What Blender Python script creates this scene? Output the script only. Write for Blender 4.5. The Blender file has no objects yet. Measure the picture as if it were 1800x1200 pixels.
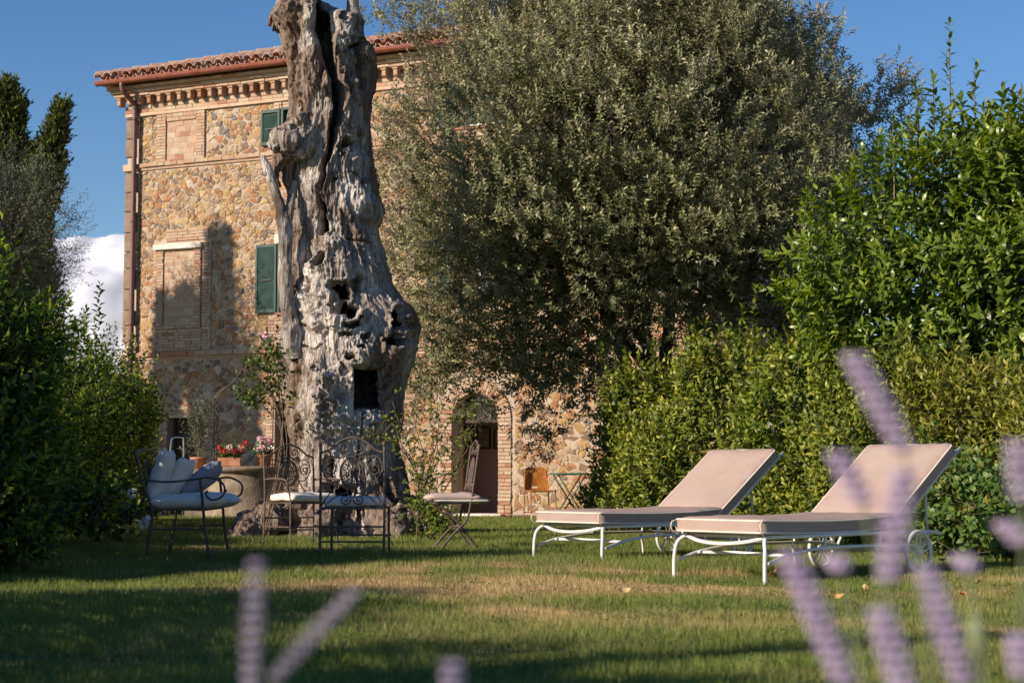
import bpy, math
import numpy as np
from mathutils import Vector, Matrix
R = math.radians
rng = np.random.default_rng(7)

# ------------------------------------------------------------------ camera, sky, sun, exposure
scene = bpy.context.scene
COL = scene.collection
CAM_H = 0.68
PITCH = math.atan(238 / 3000)
cam_d = bpy.data.cameras.new('camera'); cam = bpy.data.objects.new('camera', cam_d); COL.objects.link(cam)
cam.location = (0, 0, CAM_H); cam.rotation_euler = (R(90) + PITCH, 0, 0)
cam_d.sensor_width = 36; cam_d.lens = 60; cam_d.clip_start = 0.05; cam_d.clip_end = 20000
cam_d.dof.use_dof = True; cam_d.dof.focus_distance = 17.0; cam_d.dof.aperture_fstop = 3.7; cam_d.dof.aperture_blades = 9
scene.camera = cam
SUN_AZ, SUN_EL = R(58), R(25)        # azimuth measured from straight behind the camera towards the left
SUN = np.array([-math.sin(SUN_AZ) * math.cos(SUN_EL), -math.cos(SUN_AZ) * math.cos(SUN_EL), math.sin(SUN_EL)])
world = bpy.data.worlds.new('World'); scene.world = world; world.use_nodes = True
wn = world.node_tree.nodes; wl = world.node_tree.links
sky = wn.new('ShaderNodeTexSky'); sky.sky_type = 'NISHITA'; sky.sun_disc = False
sky.sun_elevation = SUN_EL; sky.sun_rotation = math.atan2(SUN[0], SUN[1]); sky.air_density = 1.0; sky.dust_density = 0.1; sky.ozone_density = 3.2
sat = wn.new('ShaderNodeHueSaturation'); sat.inputs['Saturation'].default_value = 1.22; sat.inputs['Hue'].default_value = 0.508
wl.new(sky.outputs['Color'], sat.inputs['Color']); wl.new(sat.outputs['Color'], wn['Background'].inputs['Color']); wn['Background'].inputs['Strength'].default_value = 0.088
sun_d = bpy.data.lights.new('sun', 'SUN'); sun_d.energy = 5.0; sun_d.angle = R(0.53); sun_d.color = (1.0, 0.86, 0.68)
sun = bpy.data.objects.new('sun', sun_d); COL.objects.link(sun)
sun.rotation_euler = Vector((-SUN[0], -SUN[1], -SUN[2])).to_track_quat('-Z', 'Y').to_euler()
scene.view_settings.view_transform = 'Standard'; scene.view_settings.look = 'None'
scene.view_settings.exposure = 0.45; scene.view_settings.gamma = 1.0; scene.view_settings.use_curve_mapping = False
scene.cycles.max_bounces = 6; scene.cycles.transparent_max_bounces = 8

# ------------------------------------------------------------------ survey helpers (photo point -> place in the garden)
FWD = np.array([0, math.cos(PITCH), math.sin(PITCH)]); UPV = np.array([0, -math.sin(PITCH), math.cos(PITCH)]); CP = np.array([0, 0, CAM_H])
def ray(x, y): return FWD * 3000 + np.array([1., 0, 0]) * (x - 900) + UPV * (600 - y)
def ground(x, y, z=0.0):
    r = ray(x, y); return CP + r * (z - CAM_H) / r[2]
def at(x, y, Y):
    r = ray(x, y); return CP + r * Y / r[1]

# ------------------------------------------------------------------ mesh helpers
def nz(v): return v / np.maximum(np.linalg.norm(v, axis=-1, keepdims=True), 1e-9)
def raw_mesh(name, V, faces, smooth=False, mi=None, attrs=None):
    """faces: list of int arrays (m,k)"""
    me = bpy.data.meshes.new(name)
    V = np.asarray(V, dtype=np.float32)
    faces = [np.asarray(f, dtype=np.int32) for f in faces if len(f)]
    nl = sum(f.size for f in faces); npz = sum(len(f) for f in faces)
    me.vertices.add(len(V)); me.vertices.foreach_set('co', V.ravel())
    me.loops.add(nl); me.loops.foreach_set('vertex_index', np.concatenate([f.ravel() for f in faces]))
    tot = np.concatenate([np.full(len(f), f.shape[1], dtype=np.int32) for f in faces])
    st = np.concatenate([[0], np.cumsum(tot)[:-1]]).astype(np.int32)
    me.polygons.add(npz); me.polygons.foreach_set('loop_start', st); me.polygons.foreach_set('loop_total', tot)
    if mi is not None: me.polygons.foreach_set('material_index', np.asarray(mi, dtype=np.int32))
    if attrs:
        for k, a in attrs.items():
            at_ = me.attributes.new(k, 'FLOAT', 'POINT'); at_.data.foreach_set('value', np.asarray(a, dtype=np.float32))
    me.update(calc_edges=True)
    me.polygons.foreach_set('use_smooth', np.full(npz, bool(smooth)))
    return me
def link(name, data, parent=None, loc=None, rotz=None):
    o = bpy.data.objects.new(name, data); COL.objects.link(o)
    if parent is not None: o.parent = parent
    if loc is not None: o.location = loc
    if rotz is not None: o.rotation_euler = (0, 0, rotz)
    return o
def tag(o, label=None, cat=None, group=None, kind=None):
    if label: o['label'] = label
    if cat: o['category'] = cat
    if group: o['group'] = group
    if kind: o['kind'] = kind
    return o
def thing(name, label, cat, loc=(0, 0, 0), rotz=0.0, group=None):
    o = link(name, None, None, tuple(float(c) for c in loc), rotz); o.empty_display_size = 0.2
    return tag(o, label, cat, group)
def copy_tree(o, parent=None):
    c = o.copy(); COL.objects.link(c); c.parent = parent
    for ch in list(o.children): copy_tree(ch, c)
    return c

class MB:
    def __init__(s): s.V = []; s.F = []; s.M = []; s.n = 0
    def add(s, v, faces, m=0):
        v = np.asarray(v, dtype=float).reshape(-1, 3)
        for f in faces:
            f = np.asarray(f, dtype=np.int32)
            if f.ndim == 1: f = f[None]
            s.F.append(f + s.n); s.M.append(np.full(len(f), m, dtype=np.int32))
        s.V.append(v); s.n += len(v); return s
    def box(s, x0, x1, y0, y1, z0, z1, m=0):
        v = [(x, y, z) for z in (z0, z1) for y in (y0, y1) for x in (x0, x1)]
        return s.add(v, [[(0, 2, 3, 1), (4, 5, 7, 6), (0, 1, 5, 4), (2, 6, 7, 3), (0, 4, 6, 2), (1, 3, 7, 5)]], m)
    def cbox(s, x0, x1, y0, y1, z0, z1, b=0.01, m=0):
        """box with chamfered edges on its outward (-y) face"""
        v = [(x0, y1, z0), (x1, y1, z0), (x1, y1, z1), (x0, y1, z1),
             (x0, y0 + b, z0), (x1, y0 + b, z0), (x1, y0 + b, z1), (x0, y0 + b, z1),
             (x0 + b, y0, z0 + b), (x1 - b, y0, z0 + b), (x1 - b, y0, z1 - b), (x0 + b, y0, z1 - b)]
        return s.add(v, [[(8, 9, 10, 11), (4, 5, 9, 8), (5, 6, 10, 9), (6, 7, 11, 10), (7, 4, 8, 11),
                          (0, 1, 5, 4), (1, 2, 6, 5), (2, 3, 7, 6), (3, 0, 4, 7), (3, 2, 1, 0)]], m)
    def tube(s, pts, r, n=6, closed=False, m=0, flat=None):
        P = np.asarray(pts, dtype=float); k = len(P)
        r = np.broadcast_to(np.asarray(r, dtype=float), (k,))
        T = nz(np.roll(P, -1, 0) - np.roll(P, 1, 0)) if closed else nz(np.gradient(P, axis=0))
        ref = np.array([0.0, 0, 1]) if abs(T[0][2]) < 0.9 else np.array([1.0, 0, 0])
        N = np.zeros_like(P); u = nz(np.cross(T[0], ref)); N[0] = u
        for i in range(1, k):
            u = u - T[i] * np.dot(u, T[i]); l = np.linalg.norm(u)
            u = u / l if l > 1e-6 else N[i - 1]; N[i] = u
        B = np.cross(T, N); a = np.linspace(0, 2 * np.pi, n, endpoint=False) + np.pi / n
        V = P[:, None] + r[:, None, None] * (np.cos(a)[None, :, None] * N[:, None] + np.sin(a)[None, :, None] * B[:, None])
        V = V.reshape(-1, 3); kk = k if closed else k - 1
        i = np.arange(kk)[:, None]; j = np.arange(n)[None]; i2 = (i + 1) % k; j2 = (j + 1) % n
        f = np.stack([np.broadcast_to(x, (kk, n)) for x in (i * n + j, i * n + j2, i2 * n + j2, i2 * n + j)], -1).reshape(-1, 4)
        fs = [f]
        if not closed: fs += [np.arange(n)[::-1][None], ((k - 1) * n + np.arange(n))[None]]
        return s.add(V, fs, m)
    def lathe(s, prof, n=24, c=(0, 0, 0), m=0):
        p = np.asarray(prof, dtype=float); k = len(p); a = np.linspace(0, 2 * np.pi, n, endpoint=False)
        V = np.stack([p[:, 0][:, None] * np.cos(a) + c[0], p[:, 0][:, None] * np.sin(a) + c[1], np.broadcast_to(p[:, 1][:, None], (k, n)) + c[2]], -1).reshape(-1, 3)
        i = np.arange(k - 1)[:, None]; j = np.arange(n)[None]; j2 = (j + 1) % n
        f = np.stack([np.broadcast_to(x, (k - 1, n)) for x in (i * n + j, i * n + j2, (i + 1) * n + j2, (i + 1) * n + j)], -1).reshape(-1, 4)
        return s.add(V, [f], m)
    def ball(s, c, r, n=8, m=0):
        a = np.linspace(-np.pi / 2, np.pi / 2, n // 2 + 2); r = np.broadcast_to(np.asarray(r, float), (3,))
        pr = np.stack([np.maximum(np.cos(a), 1e-3), np.sin(a)], -1); b = MB().lathe(pr, n)
        return s.add(b.V[0] * r + np.asarray(c), [b.F[0]], m)
    def arrays(s):
        return np.concatenate(s.V), s.F, np.concatenate(s.M)
    def build(s, name, mats, parent=None, smooth=False, kind=None, xf=None, weld=False):
        V, F, M = s.arrays()
        if xf is not None: V = xf(V)
        if weld:
            key = np.round(V, 4); u, idx, inv = np.unique(key, axis=0, return_index=True, return_inverse=True); inv = inv.ravel()
            V = V[idx]; F = [inv[f] for f in F]
        by = {}
        for f, m in zip(F, s.M): by.setdefault(f.shape[1], []).append((f, m))
        FF = []; MM = []
        for k, l in by.items():
            FF.append(np.concatenate([a for a, _ in l])); MM.append(np.concatenate([b for _, b in l]))
        me = raw_mesh(name, V, FF, smooth, np.concatenate(MM))
        for m in (mats if isinstance(mats, (list, tuple)) else [mats]): me.materials.append(m)
        o = link(name, me, parent)
        if kind: o['kind'] = kind
        return o

def arc(c, r, a0, a1, n, plane='xz'):
    a = np.linspace(a0, a1, n); z = np.zeros(n); ca, sa = np.cos(a) * r, np.sin(a) * r
    d = {'xz': (ca, z, sa), 'xy': (ca, sa, z), 'yz': (z, ca, sa)}[plane]
    return np.stack(d, -1) + np.asarray(c, float)
def bez(p, n=12):
    """smooth curve through the points (Catmull-Rom)"""
    p = np.asarray(p, float); q = np.vstack([2 * p[0] - p[1], p, 2 * p[-1] - p[-2]]); out = []
    for i in range(1, len(q) - 2):
        t = np.linspace(0, 1, n, endpoint=False)[:, None]; a, b, c, d = q[i - 1], q[i], q[i + 1], q[i + 2]
        out.append(0.5 * (2 * b + (c - a) * t + (2 * a - 5 * b + 4 * c - d) * t ** 2 + (3 * b - a - 3 * c + d) * t ** 3))
    return np.vstack(out + [p[-1][None]])
def spiral(c, r0, r1, a0, turns, n=28):
    """flat scroll in the xz plane, r0 at the start, r1 at its eye"""
    t = np.linspace(0, 1, n); a = a0 + turns * 2 * np.pi * t; r = r0 + (r1 - r0) * t
    return np.stack([np.cos(a) * r, 0 * a, np.sin(a) * r], -1) + np.asarray(c, float)

# ------------------------------------------------------------------ noise
def _h(ix, iy, iz, seed):
    h = (ix.astype(np.int64) * 374761393 + iy.astype(np.int64) * 668265263 + iz.astype(np.int64) * 2246822519 + seed * 3266489917) & 0xffffffff
    h = ((h ^ (h >> 13)) * 1274126177) & 0xffffffff; h = ((h ^ (h >> 16)) * 2246822519) & 0xffffffff
    return ((h ^ (h >> 15)) & 0xffffff) / float(0xffffff) * 2 - 1
def noise(P, seed=0):
    P = np.asarray(P, float); i = np.floor(P); f = P - i; i = i.astype(np.int64); w = f * f * f * (f * (f * 6 - 15) + 10); o = 0
    for dx in (0, 1):
        for dy in (0, 1):
            for dz in (0, 1):
                o = o + _h(i[..., 0] + dx, i[..., 1] + dy, i[..., 2] + dz, seed) * (w[..., 0] if dx else 1 - w[..., 0]) * (w[..., 1] if dy else 1 - w[..., 1]) * (w[..., 2] if dz else 1 - w[..., 2])
    return o
def fbm(P, oct=4, seed=0, gain=.5):
    a, s, o = 1.0, 1.0, 0
    for k in range(oct): o = o + a * noise(P * s, seed + k); a *= gain; s *= 2.03
    return o
def sstep(a, b, x):
    t = np.clip((x - a) / (b - a), 0, 1); return t * t * (3 - 2 * t)

# ------------------------------------------------------------------ materials (all procedural)
MATS = {}
def mat(name, c1, c2=None, scale=5.0, rough=0.8, bump=0.0, bscale=40.0, detail=4.0, spec=0.3, metal=0.0, stretch=(1, 1, 1), c3=None, rnd=0.0, coord='Object'):
    m = bpy.data.materials.new(name); m.use_nodes = True; n = m.node_tree.nodes; l = m.node_tree.links; p = n['Principled BSDF']
    p.inputs['Roughness'].default_value = rough; p.inputs['Specular IOR Level'].default_value = spec; p.inputs['Metallic'].default_value = metal
    tc = n.new('ShaderNodeTexCoord'); mp = n.new('ShaderNodeMapping'); mp.inputs['Scale'].default_value = stretch; l.new(tc.outputs[coord], mp.inputs['Vector'])
    if c2 is None: c2 = tuple(c * 0.8 for c in c1)
    t = n.new('ShaderNodeTexNoise'); t.inputs['Scale'].default_value = scale; t.inputs['Detail'].default_value = detail; l.new(mp.outputs[0], t.inputs['Vector'])
    cr = n.new('ShaderNodeValToRGB'); e = cr.color_ramp.elements; e[0].position = .33; e[1].position = .67
    e[0].color = (*c1, 1); e[1].color = (*c2, 1)
    if c3 is not None: x = e.new(.5); x.color = (*c3, 1)
    l.new(t.outputs['Fac'], cr.inputs['Fac']); out = cr.outputs['Color']
    if rnd:
        oi = n.new('ShaderNodeObjectInfo'); hs = n.new('ShaderNodeHueSaturation'); mr = n.new('ShaderNodeMapRange')
        mr.inputs['To Min'].default_value = 1 - rnd; mr.inputs['To Max'].default_value = 1 + rnd
        l.new(oi.outputs['Random'], mr.inputs['Value']); l.new(mr.outputs[0], hs.inputs['Value']); l.new(out, hs.inputs['Color']); out = hs.outputs['Color']
    l.new(out, p.inputs['Base Color'])
    if bump:
        t2 = n.new('ShaderNodeTexNoise'); t2.inputs['Scale'].default_value = bscale; t2.inputs['Detail'].default_value = 5; l.new(mp.outputs[0], t2.inputs['Vector'])
        b = n.new('ShaderNodeBump'); b.inputs['Strength'].default_value = min(bump, 1); b.inputs['Distance'].default_value = 0.02 * max(1, bump); l.new(t2.outputs['Fac'], b.inputs['Height']); l.new(b.outputs[0], p.inputs['Normal'])
    MATS[name] = m; return m
def leaf_mat(name, stops, trans=0.35, rough=0.45, spec=0.35, back=None):
    """colour varies from leaf to leaf through the 'rnd' attribute; undersides may be paler"""
    m = bpy.data.materials.new(name); m.use_nodes = True; n = m.node_tree.nodes; l = m.node_tree.links; p = n['Principled BSDF']
    p.inputs['Roughness'].default_value = rough; p.inputs['Specular IOR Level'].default_value = spec
    a = n.new('ShaderNodeAttribute'); a.attribute_name = 'rnd'; cr = n.new('ShaderNodeValToRGB'); e = cr.color_ramp.elements
    while len(e) < len(stops): e.new(.5)
    for k, (pos, c) in enumerate(stops): e[k].position = pos; e[k].color = (*c, 1)
    l.new(a.outputs['Fac'], cr.inputs['Fac']); colr = cr.outputs['Color']
    if back is not None:
        g = n.new('ShaderNodeNewGeometry'); mx = n.new('ShaderNodeMix'); mx.data_type = 'RGBA'; l.new(g.outputs['Backfacing'], mx.inputs[0]); l.new(colr, mx.inputs[6]); mx.inputs[7].default_value = (*back, 1); colr = mx.outputs[2]
    l.new(colr, p.inputs['Base Color'])
    t = n.new('ShaderNodeBsdfTranslucent'); hs = n.new('ShaderNodeHueSaturation'); hs.inputs['Value'].default_value = 1.3; hs.inputs['Saturation'].default_value = 1.15; hs.inputs['Hue'].default_value = .49
    l.new(colr, hs.inputs['Color']); l.new(hs.outputs[0], t.inputs['Color'])
    mix = n.new('ShaderNodeMixShader'); mix.inputs[0].default_value = trans; l.new(p.outputs[0], mix.inputs[1]); l.new(t.outputs[0], mix.inputs[2])
    l.new(mix.outputs[0], n['Material Output'].inputs['Surface']); MATS[name] = m; return m

# ------------------------------------------------------------------ foliage helpers
def unit(n): return nz(rng.normal(size=(n, 3)))
def leaves(name, pos, d, nrm, L, W, mat_, parent=None, lod=0, rnd=None, fold=.25, droop=.15):
    n = len(pos); d = nz(d); s = nz(np.cross(d, nrm)); nn = np.cross(s, d)
    L = np.broadcast_to(L, (n,))[:, None]; W = np.broadcast_to(W, (n,))[:, None]
    if rnd is None: rnd = rng.random(n)
    if lod == 0:
        v = np.stack([pos, pos + d * L * .5 + s * W * .5 + nn * W * fold, pos + d * L - nn * L * droop, pos + d * L * .5 - s * W * .5 + nn * W * fold], 1)
        k = 4; i = np.arange(n)[:, None] * 4
        F = [np.concatenate([i + np.array([[0, 1, 2]]), i + np.array([[0, 2, 3]])])]
    else:
        m1 = pos + d * L * .3; m2 = pos + d * L * .68 - nn * L * droop * .4
        pos0 = pos + nn * W * fold * .6; v = np.stack([pos0, m1 + s * W * .46 + nn * W * fold, m2 + s * W * .4 + nn * W * fold, pos + d * L - nn * L * droop, m2 - s * W * .4 + nn * W * fold, m1 - s * W * .46 + nn * W * fold], 1)
        k = 6; i = np.arange(n)[:, None] * 6
        F = [np.concatenate([i + np.array([q]) for q in ([0, 1, 5], [2, 3, 4])]), i + np.array([[1, 2, 4, 5]])]
    me = raw_mesh(name, v.reshape(-1, 3), F, True, None, {'rnd': np.repeat(rnd, k)}); me.materials.append(mat_)
    return link(name, me, parent)
def shoot_leaves(base, d, length, k, a0=R(70), a1=R(30), bend=.15):
    """leaves spiralling up shoots; returns pos, dir, normal, fraction along"""
    n = len(base); d = nz(d); ref = unit(n); u = nz(np.cross(d, ref)); w = np.cross(d, u)
    s = (np.arange(k)[None] + .5 + rng.uniform(-.3, .3, (n, k))) / k; ph = np.arange(k)[None] * 2.4 + rng.uniform(0, 6.28, (n, 1)) + rng.uniform(-.3, .3, (n, k))
    up = np.array([0, 0, 1.]); dd = nz(d[:, None] + up * (bend * s)[..., None])
    pos = base[:, None] + dd * (np.broadcast_to(length, (n,))[:, None] * s)[..., None]
    rad = np.cos(ph)[..., None] * u[:, None] + np.sin(ph)[..., None] * w[:, None]
    a = a0 + (a1 - a0) * s + rng.normal(0, .2, s.shape)
    ld = np.cos(a)[..., None] * dd + np.sin(a)[..., None] * rad
    nr = np.sin(a)[..., None] * dd - np.cos(a)[..., None] * rad + rng.normal(0, .25, ld.shape)
    return pos.reshape(-1, 3), ld.reshape(-1, 3), nr.reshape(-1, 3), s.ravel()
def limb(mb, pts, r0, r1, n=7, seed=0, wob=.0, m=0):
    p = bez(pts, 8); t = np.linspace(0, 1, len(p))
    if wob: p = p + np.stack([noise(p * 3 + k * 17, seed + k) for k in range(3)], -1) * wob * np.minimum(1, t * 4)[:, None]
    return mb.tube(p, r0 + (r1 - r0) * t ** .8, n, m=m)

WHITE_STONE = mat('white_stone', (.72, .68, .6), (.6, .55, .47), 6, .8, .3, 60)
TERRACOTTA = mat('terracotta', (.42, .17, .09), (.5, .25, .15), 9, .85, .3, 50)
DARK_IRON = mat('weathered_iron', (.085, .062, .052), (.14, .1, .085), 30, .6, .3, 120, spec=.4)
WOOD_STEM = mat('brown_stem', (.12, .085, .055), (.2, .15, .1), 20, .9, .5, 60)

# ================================================================== LARGE STRUCTURE
# ------------------------------------------------------------------ lawn
def lawn_material(name, blades):
    m = bpy.data.materials.new(name); m.use_nodes = True; n = m.node_tree.nodes; l = m.node_tree.links; p = n['Principled BSDF']
    p.inputs['Roughness'].default_value = .6; p.inputs['Specular IOR Level'].default_value = .25
    a = n.new('ShaderNodeAttribute'); a.attribute_name = 'dry'; b = n.new('ShaderNodeAttribute'); b.attribute_name = 'rnd'
    g = n.new('ShaderNodeValToRGB'); e = g.color_ramp.elements
    e[0].color = (.07, .115, .018, 1); e[1].color = (.22, .285, .055, 1); x = e.new(.55); x.color = (.14, .205, .032, 1)
    h = n.new('ShaderNodeValToRGB'); e = h.color_ramp.elements; e[0].color = (.36, .25, .11, 1); e[1].color = (.6, .45, .23, 1)
    l.new(b.outputs['Fac'], g.inputs['Fac']); l.new(b.outputs['Fac'], h.inputs['Fac'])
    mx = n.new('ShaderNodeMix'); mx.data_type = 'RGBA'; l.new(a.outputs['Fac'], mx.inputs[0]); l.new(g.outputs[0], mx.inputs[6]); l.new(h.outputs[0], mx.inputs[7])
    l.new(mx.outputs[2], p.inputs['Base Color'])
    t = n.new('ShaderNodeBsdfTranslucent'); l.new(mx.outputs[2], t.inputs['Color']); mix = n.new('ShaderNodeMixShader'); mix.inputs[0].default_value = .3 if blades else 0
    l.new(p.outputs[0], mix.inputs[1]); l.new(t.outputs[0], mix.inputs[2]); l.new(mix.outputs[0], n['Material Output'].inputs['Surface'])
    return m
def dryness(P):
    """scorched patches of the lawn: around the loungers' feet and across the middle"""
    x, y = P[:, 0].copy(), P[:, 1].copy(); d = np.zeros(len(P)); w3 = np.stack([x * .9, y * .9, 0 * x], -1); x = x + .9 * noise(w3, 12) + .35 * noise(w3 * 3, 13); y = y + .6 * noise(w3 + 7, 14) + .3 * noise(w3 * 3 + 7, 15); nn = fbm(np.stack([x * 1.1, y * .8, 0 * x], -1), 4, 31)
    for cx, cy, rx, ry, a in ((.6, 10.4, 1.8, .7, .78), (2.1, 10.1, 1.3, .55, .82), (-.3, 8.6, 1.0, .45, .55), (3.3, 11.4, 1.1, .7, .75), (1.6, 8.3, 1.2, .4, .35), (1.0, 12.1, .8, .35, .75), (-2.5, 15.8, 1.2, .4, .55), (-2.9, 12.5, 1.1, .5, .5), (-3.1, 9.6, .8, .5, .4), (1.2, 20.5, 2, .5, .3), (-.4, 12.6, .8, .4, .5)):
        d = np.maximum(d, a * np.exp(-(((x - cx) / rx) ** 2 + ((y - cy) / ry) ** 2) ** 1.3))
    return np.clip(d * (1.1 + 1.1 * nn) + .16 * np.clip(nn, 0, 1) + .06, 0, .92)
gx = np.concatenate([[-3000, -400, -60, -20], np.linspace(-10, 10, 121), [20, 60, 400, 3000]])
gy = np.concatenate([[-3000, -300, -40, -10], np.linspace(-2, 36, 190), [44, 80, 400, 3000]])
GX, GY = np.meshgrid(gx, gy, indexing='ij')
def lawn_z(x, y): return .02 * fbm(np.stack([x * .35, y * .35, 0 * x], -1), 2, 5) * np.clip((np.abs(y - 16) < 20), 0, 1)
GP = np.stack([GX.ravel(), GY.ravel(), lawn_z(GX.ravel(), GY.ravel()) - .015], -1)
ni, nj = GX.shape; ii = np.arange(ni - 1)[:, None] * nj + np.arange(nj - 1)[None]; ii = ii.ravel()
lme = raw_mesh('lawn', GP, [np.stack([ii, ii + nj, ii + nj + 1, ii + 1], -1)], True, None, {'dry': np.clip(dryness(GP) + .25, 0, 1), 'rnd': .3 + .25 * fbm(GP * 3.1, 3, 9)})
lme.materials.append(lawn_material('lawn_soil', False)); lawn = tag(link('lawn', lme), kind='structure')
def grass():
    P = []
    for y0, y1, dens in ((4.6, 7, 5200), (7, 9.5, 4600), (9.5, 13, 3300), (13, 17, 2300), (17, 22, 1400), (22, 32, 750)):
        w = .34 * y1 + .5; k = int(dens * (y1 - y0) * 2 * w); x = rng.uniform(-w, w, k); y = rng.uniform(y0, y1, k)
        keep = (np.abs(x) < .335 * y + .5) & (x > -5.4 - .02 * y); P.append(np.stack([x[keep], y[keep]], -1))
    P = np.concatenate(P); n = len(P); x, y = P.T
    z = lawn_z(x, y) - .02; base = np.stack([x, y, z], -1); dry = dryness(base); tuft = fbm(np.stack([x * 2.6, y * 2.6, 0 * x], -1), 3, 77)
    lush = np.exp(-(((x - .9) / 1.6) ** 2 + ((y - 13.3) / .9) ** 2)) + np.exp(-(((x - 2.1) / 1.2) ** 2 + ((y - 12.1) / .5) ** 2))
    hgt = (.027 + .016 * tuft + .03 * lush + .012 * (y > 16)) * rng.uniform(.6, 1.35, n) * (1 - .3 * dry)
    wid = (.0026 + .00030 * y) * rng.uniform(.7, 1.3, n)
    a = rng.uniform(0, 6.283, n); side = np.stack([np.cos(a), np.sin(a), 0 * a], -1)
    b = rng.uniform(0, 6.283, n); lean = np.stack([np.cos(b), np.sin(b), 0 * b], -1) * (hgt * rng.uniform(.1, .9, n))[:, None]
    tip = base + lean + np.stack([0 * x, 0 * x, hgt + .02], -1)
    mid = base + lean * .35 + np.stack([0 * x, 0 * x, .55 * hgt + .02], -1)
    v = np.stack([base - side * wid[:, None] * .5, base + side * wid[:, None] * .5, mid + side * wid[:, None] * .4, tip, mid - side * wid[:, None] * .4], 1)
    v = v[:, [0, 1, 3]]   # one tapering triangle per blade
    i = np.arange(n)[:, None] * 3 + np.arange(3)[None]
    r = np.clip(.45 + .3 * tuft + rng.normal(0, .2, n), 0, 1); dr = np.clip(dry + rng.normal(0, .16, n), 0, 1)
    me = raw_mesh('grass', v.reshape(-1, 3), [i], False, None, {'dry': np.repeat(dr, 3), 'rnd': np.repeat(r, 3)}); me.materials.append(lawn_material('grass_blades', True))
    tag(link('grass', me), 'short mown green grass with straw coloured scorched patches', 'grass', kind='stuff')
grass()
def clover():
    n = 220; c = np.stack([rng.uniform(-2.2, 3.2, n), rng.uniform(5.6, 13, n)], -1); k = 26; p = np.repeat(c, k, 0) + rng.normal(0, .055, (n * k, 2)); m_ = len(p)
    P = np.stack([p[:, 0], p[:, 1], lawn_z(p[:, 0], p[:, 1]) + rng.uniform(.006, .024, m_)], -1); a = rng.uniform(0, 6.28, m_); d = np.stack([np.cos(a), np.sin(a), rng.uniform(.1, .5, m_)], -1)
    m = leaf_mat('clover_leaf', [(0, (.05, .11, .02)), (.7, (.1, .19, .035)), (1, (.2, .25, .06))], .25, .5, .3)
    o = leaves('clover', P, d, np.array([[0, 0, 1.]]) + rng.normal(0, .25, (m_, 3)), rng.uniform(.01, .02, m_), rng.uniform(.008, .014, m_), m); tag(o, 'small clover and weed patches among the lawn grass', 'clover', kind='stuff')
clover()

# ------------------------------------------------------------------ distant cloud bank
def cloud():
    m = mat('cloud_white', (.6, .62, .7), (.57, .59, .68), .01, 1.0, spec=0)
    a = np.linspace(R(-34), R(-2), 150); e = np.linspace(0, 1, 70); A, E_ = np.meshgrid(a, e, indexing='ij')
    top = 5200 * math.tan(R(7.9)) * (1 - .5 * sstep(R(-9), R(-3), A)) * (1 - .45 * sstep(R(-24), R(-33), -A))
    th = E_ * np.pi; rr = 5200 - 500 * np.sin(th); z = top * (1 - np.cos(th)) / 2
    P = np.stack([np.sin(A) * rr, np.cos(A) * rr, z], -1); nn = fbm(P / 420, 5, 3)
    P = P + nz(np.stack([-np.sin(A) * np.sin(th), -np.cos(A) * np.sin(th), -np.cos(th) * .6 + 0 * A], -1)) * (nn * 70)[..., None] * np.minimum(1, E_ * 5)[..., None]
    back = P.copy(); V = P.reshape(-1, 3); i = (np.arange(149)[:, None] * 70 + np.arange(69)[None]).ravel()
    me = raw_mesh('cloud', V, [np.stack([i, i + 70, i + 71, i + 1], -1)], True); me.materials.append(m)
    tag(link('cloud', me), 'low white cloud bank on the left behind the villa', 'cloud', kind='structure')
cloud()

# ------------------------------------------------------------------ villa
HA = R(25); C0 = np.array([-7.523, 33.037, 0]); HL = 12.15; HD = 9.0
villa = thing('villa', 'three storey rubble stone villa with brick cornice and tiled roof', 'villa', C0, -HA)
MORTAR = mat('lime_mortar', (0.428, 0.336, 0.261), (0.507, 0.406, 0.322), 3, .95, .6, 45)
STONES = [mat('stone_' + n_, a_, c_, 13, .9, .8, 24, rnd=.14) for n_, a_, c_ in (('ochre', (0.327, 0.199, 0.0869), (0.469, 0.301, 0.147)), ('orange', (0.297, 0.138, 0.0619), (0.428, 0.216, 0.107)), ('tan', (0.34, 0.232, 0.144), (0.475, 0.342, 0.228)), ('yellow', (0.394, 0.263, 0.115), (0.519, 0.368, 0.183)), ('brown', (0.189, 0.126, 0.0827), (0.284, 0.195, 0.132)), ('pale', (0.429, 0.324, 0.233), (0.556, 0.435, 0.329)), ('grey', (0.183, 0.149, 0.131), (0.242, 0.2, 0.178)))]
SP = np.array([.27, .19, .25, .06, .16, .05, .02])
BRICKS = [mat('brick_pink', (0.406, 0.242, 0.156), (0.468, 0.312, 0.218), 12, .9, .4, 60), mat('brick_tan', (0.437, 0.304, 0.203), (0.491, 0.367, 0.265), 12, .9, .4, 60),
          mat('brick_red', (0.328, 0.156, 0.0936), (0.39, 0.211, 0.133), 12, .9, .4, 60), mat('brick_buff', (0.468, 0.359, 0.25), (0.515, 0.413, 0.312), 12, .9, .4, 60)]
QUOIN = mat('quoin_stone', (.2, .145, .105), (.29, .215, .16), 7, .92, .6, 30)
GREEN_PAINT = mat('dark_green_paint', (.006, .034, .03), (.018, .062, .05), 5, .55, spec=.4)
COPPER = mat('painted_copper', (.25, .07, .045), (.32, .11, .075), 6, .45, spec=.5)
PIPE_M = mat('brown_pipe', (.13, .06, .06), (.18, .09, .085), 4, .45, spec=.5)
WHITE_PAINT = mat('white_window_paint', (.75, .74, .72), (.68, .67, .65), 4, .5)
DARK_WOOD = mat('dark_door_wood', (.035, .022, .016), (.06, .038, .026), 12, .6, .3, 40)
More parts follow.
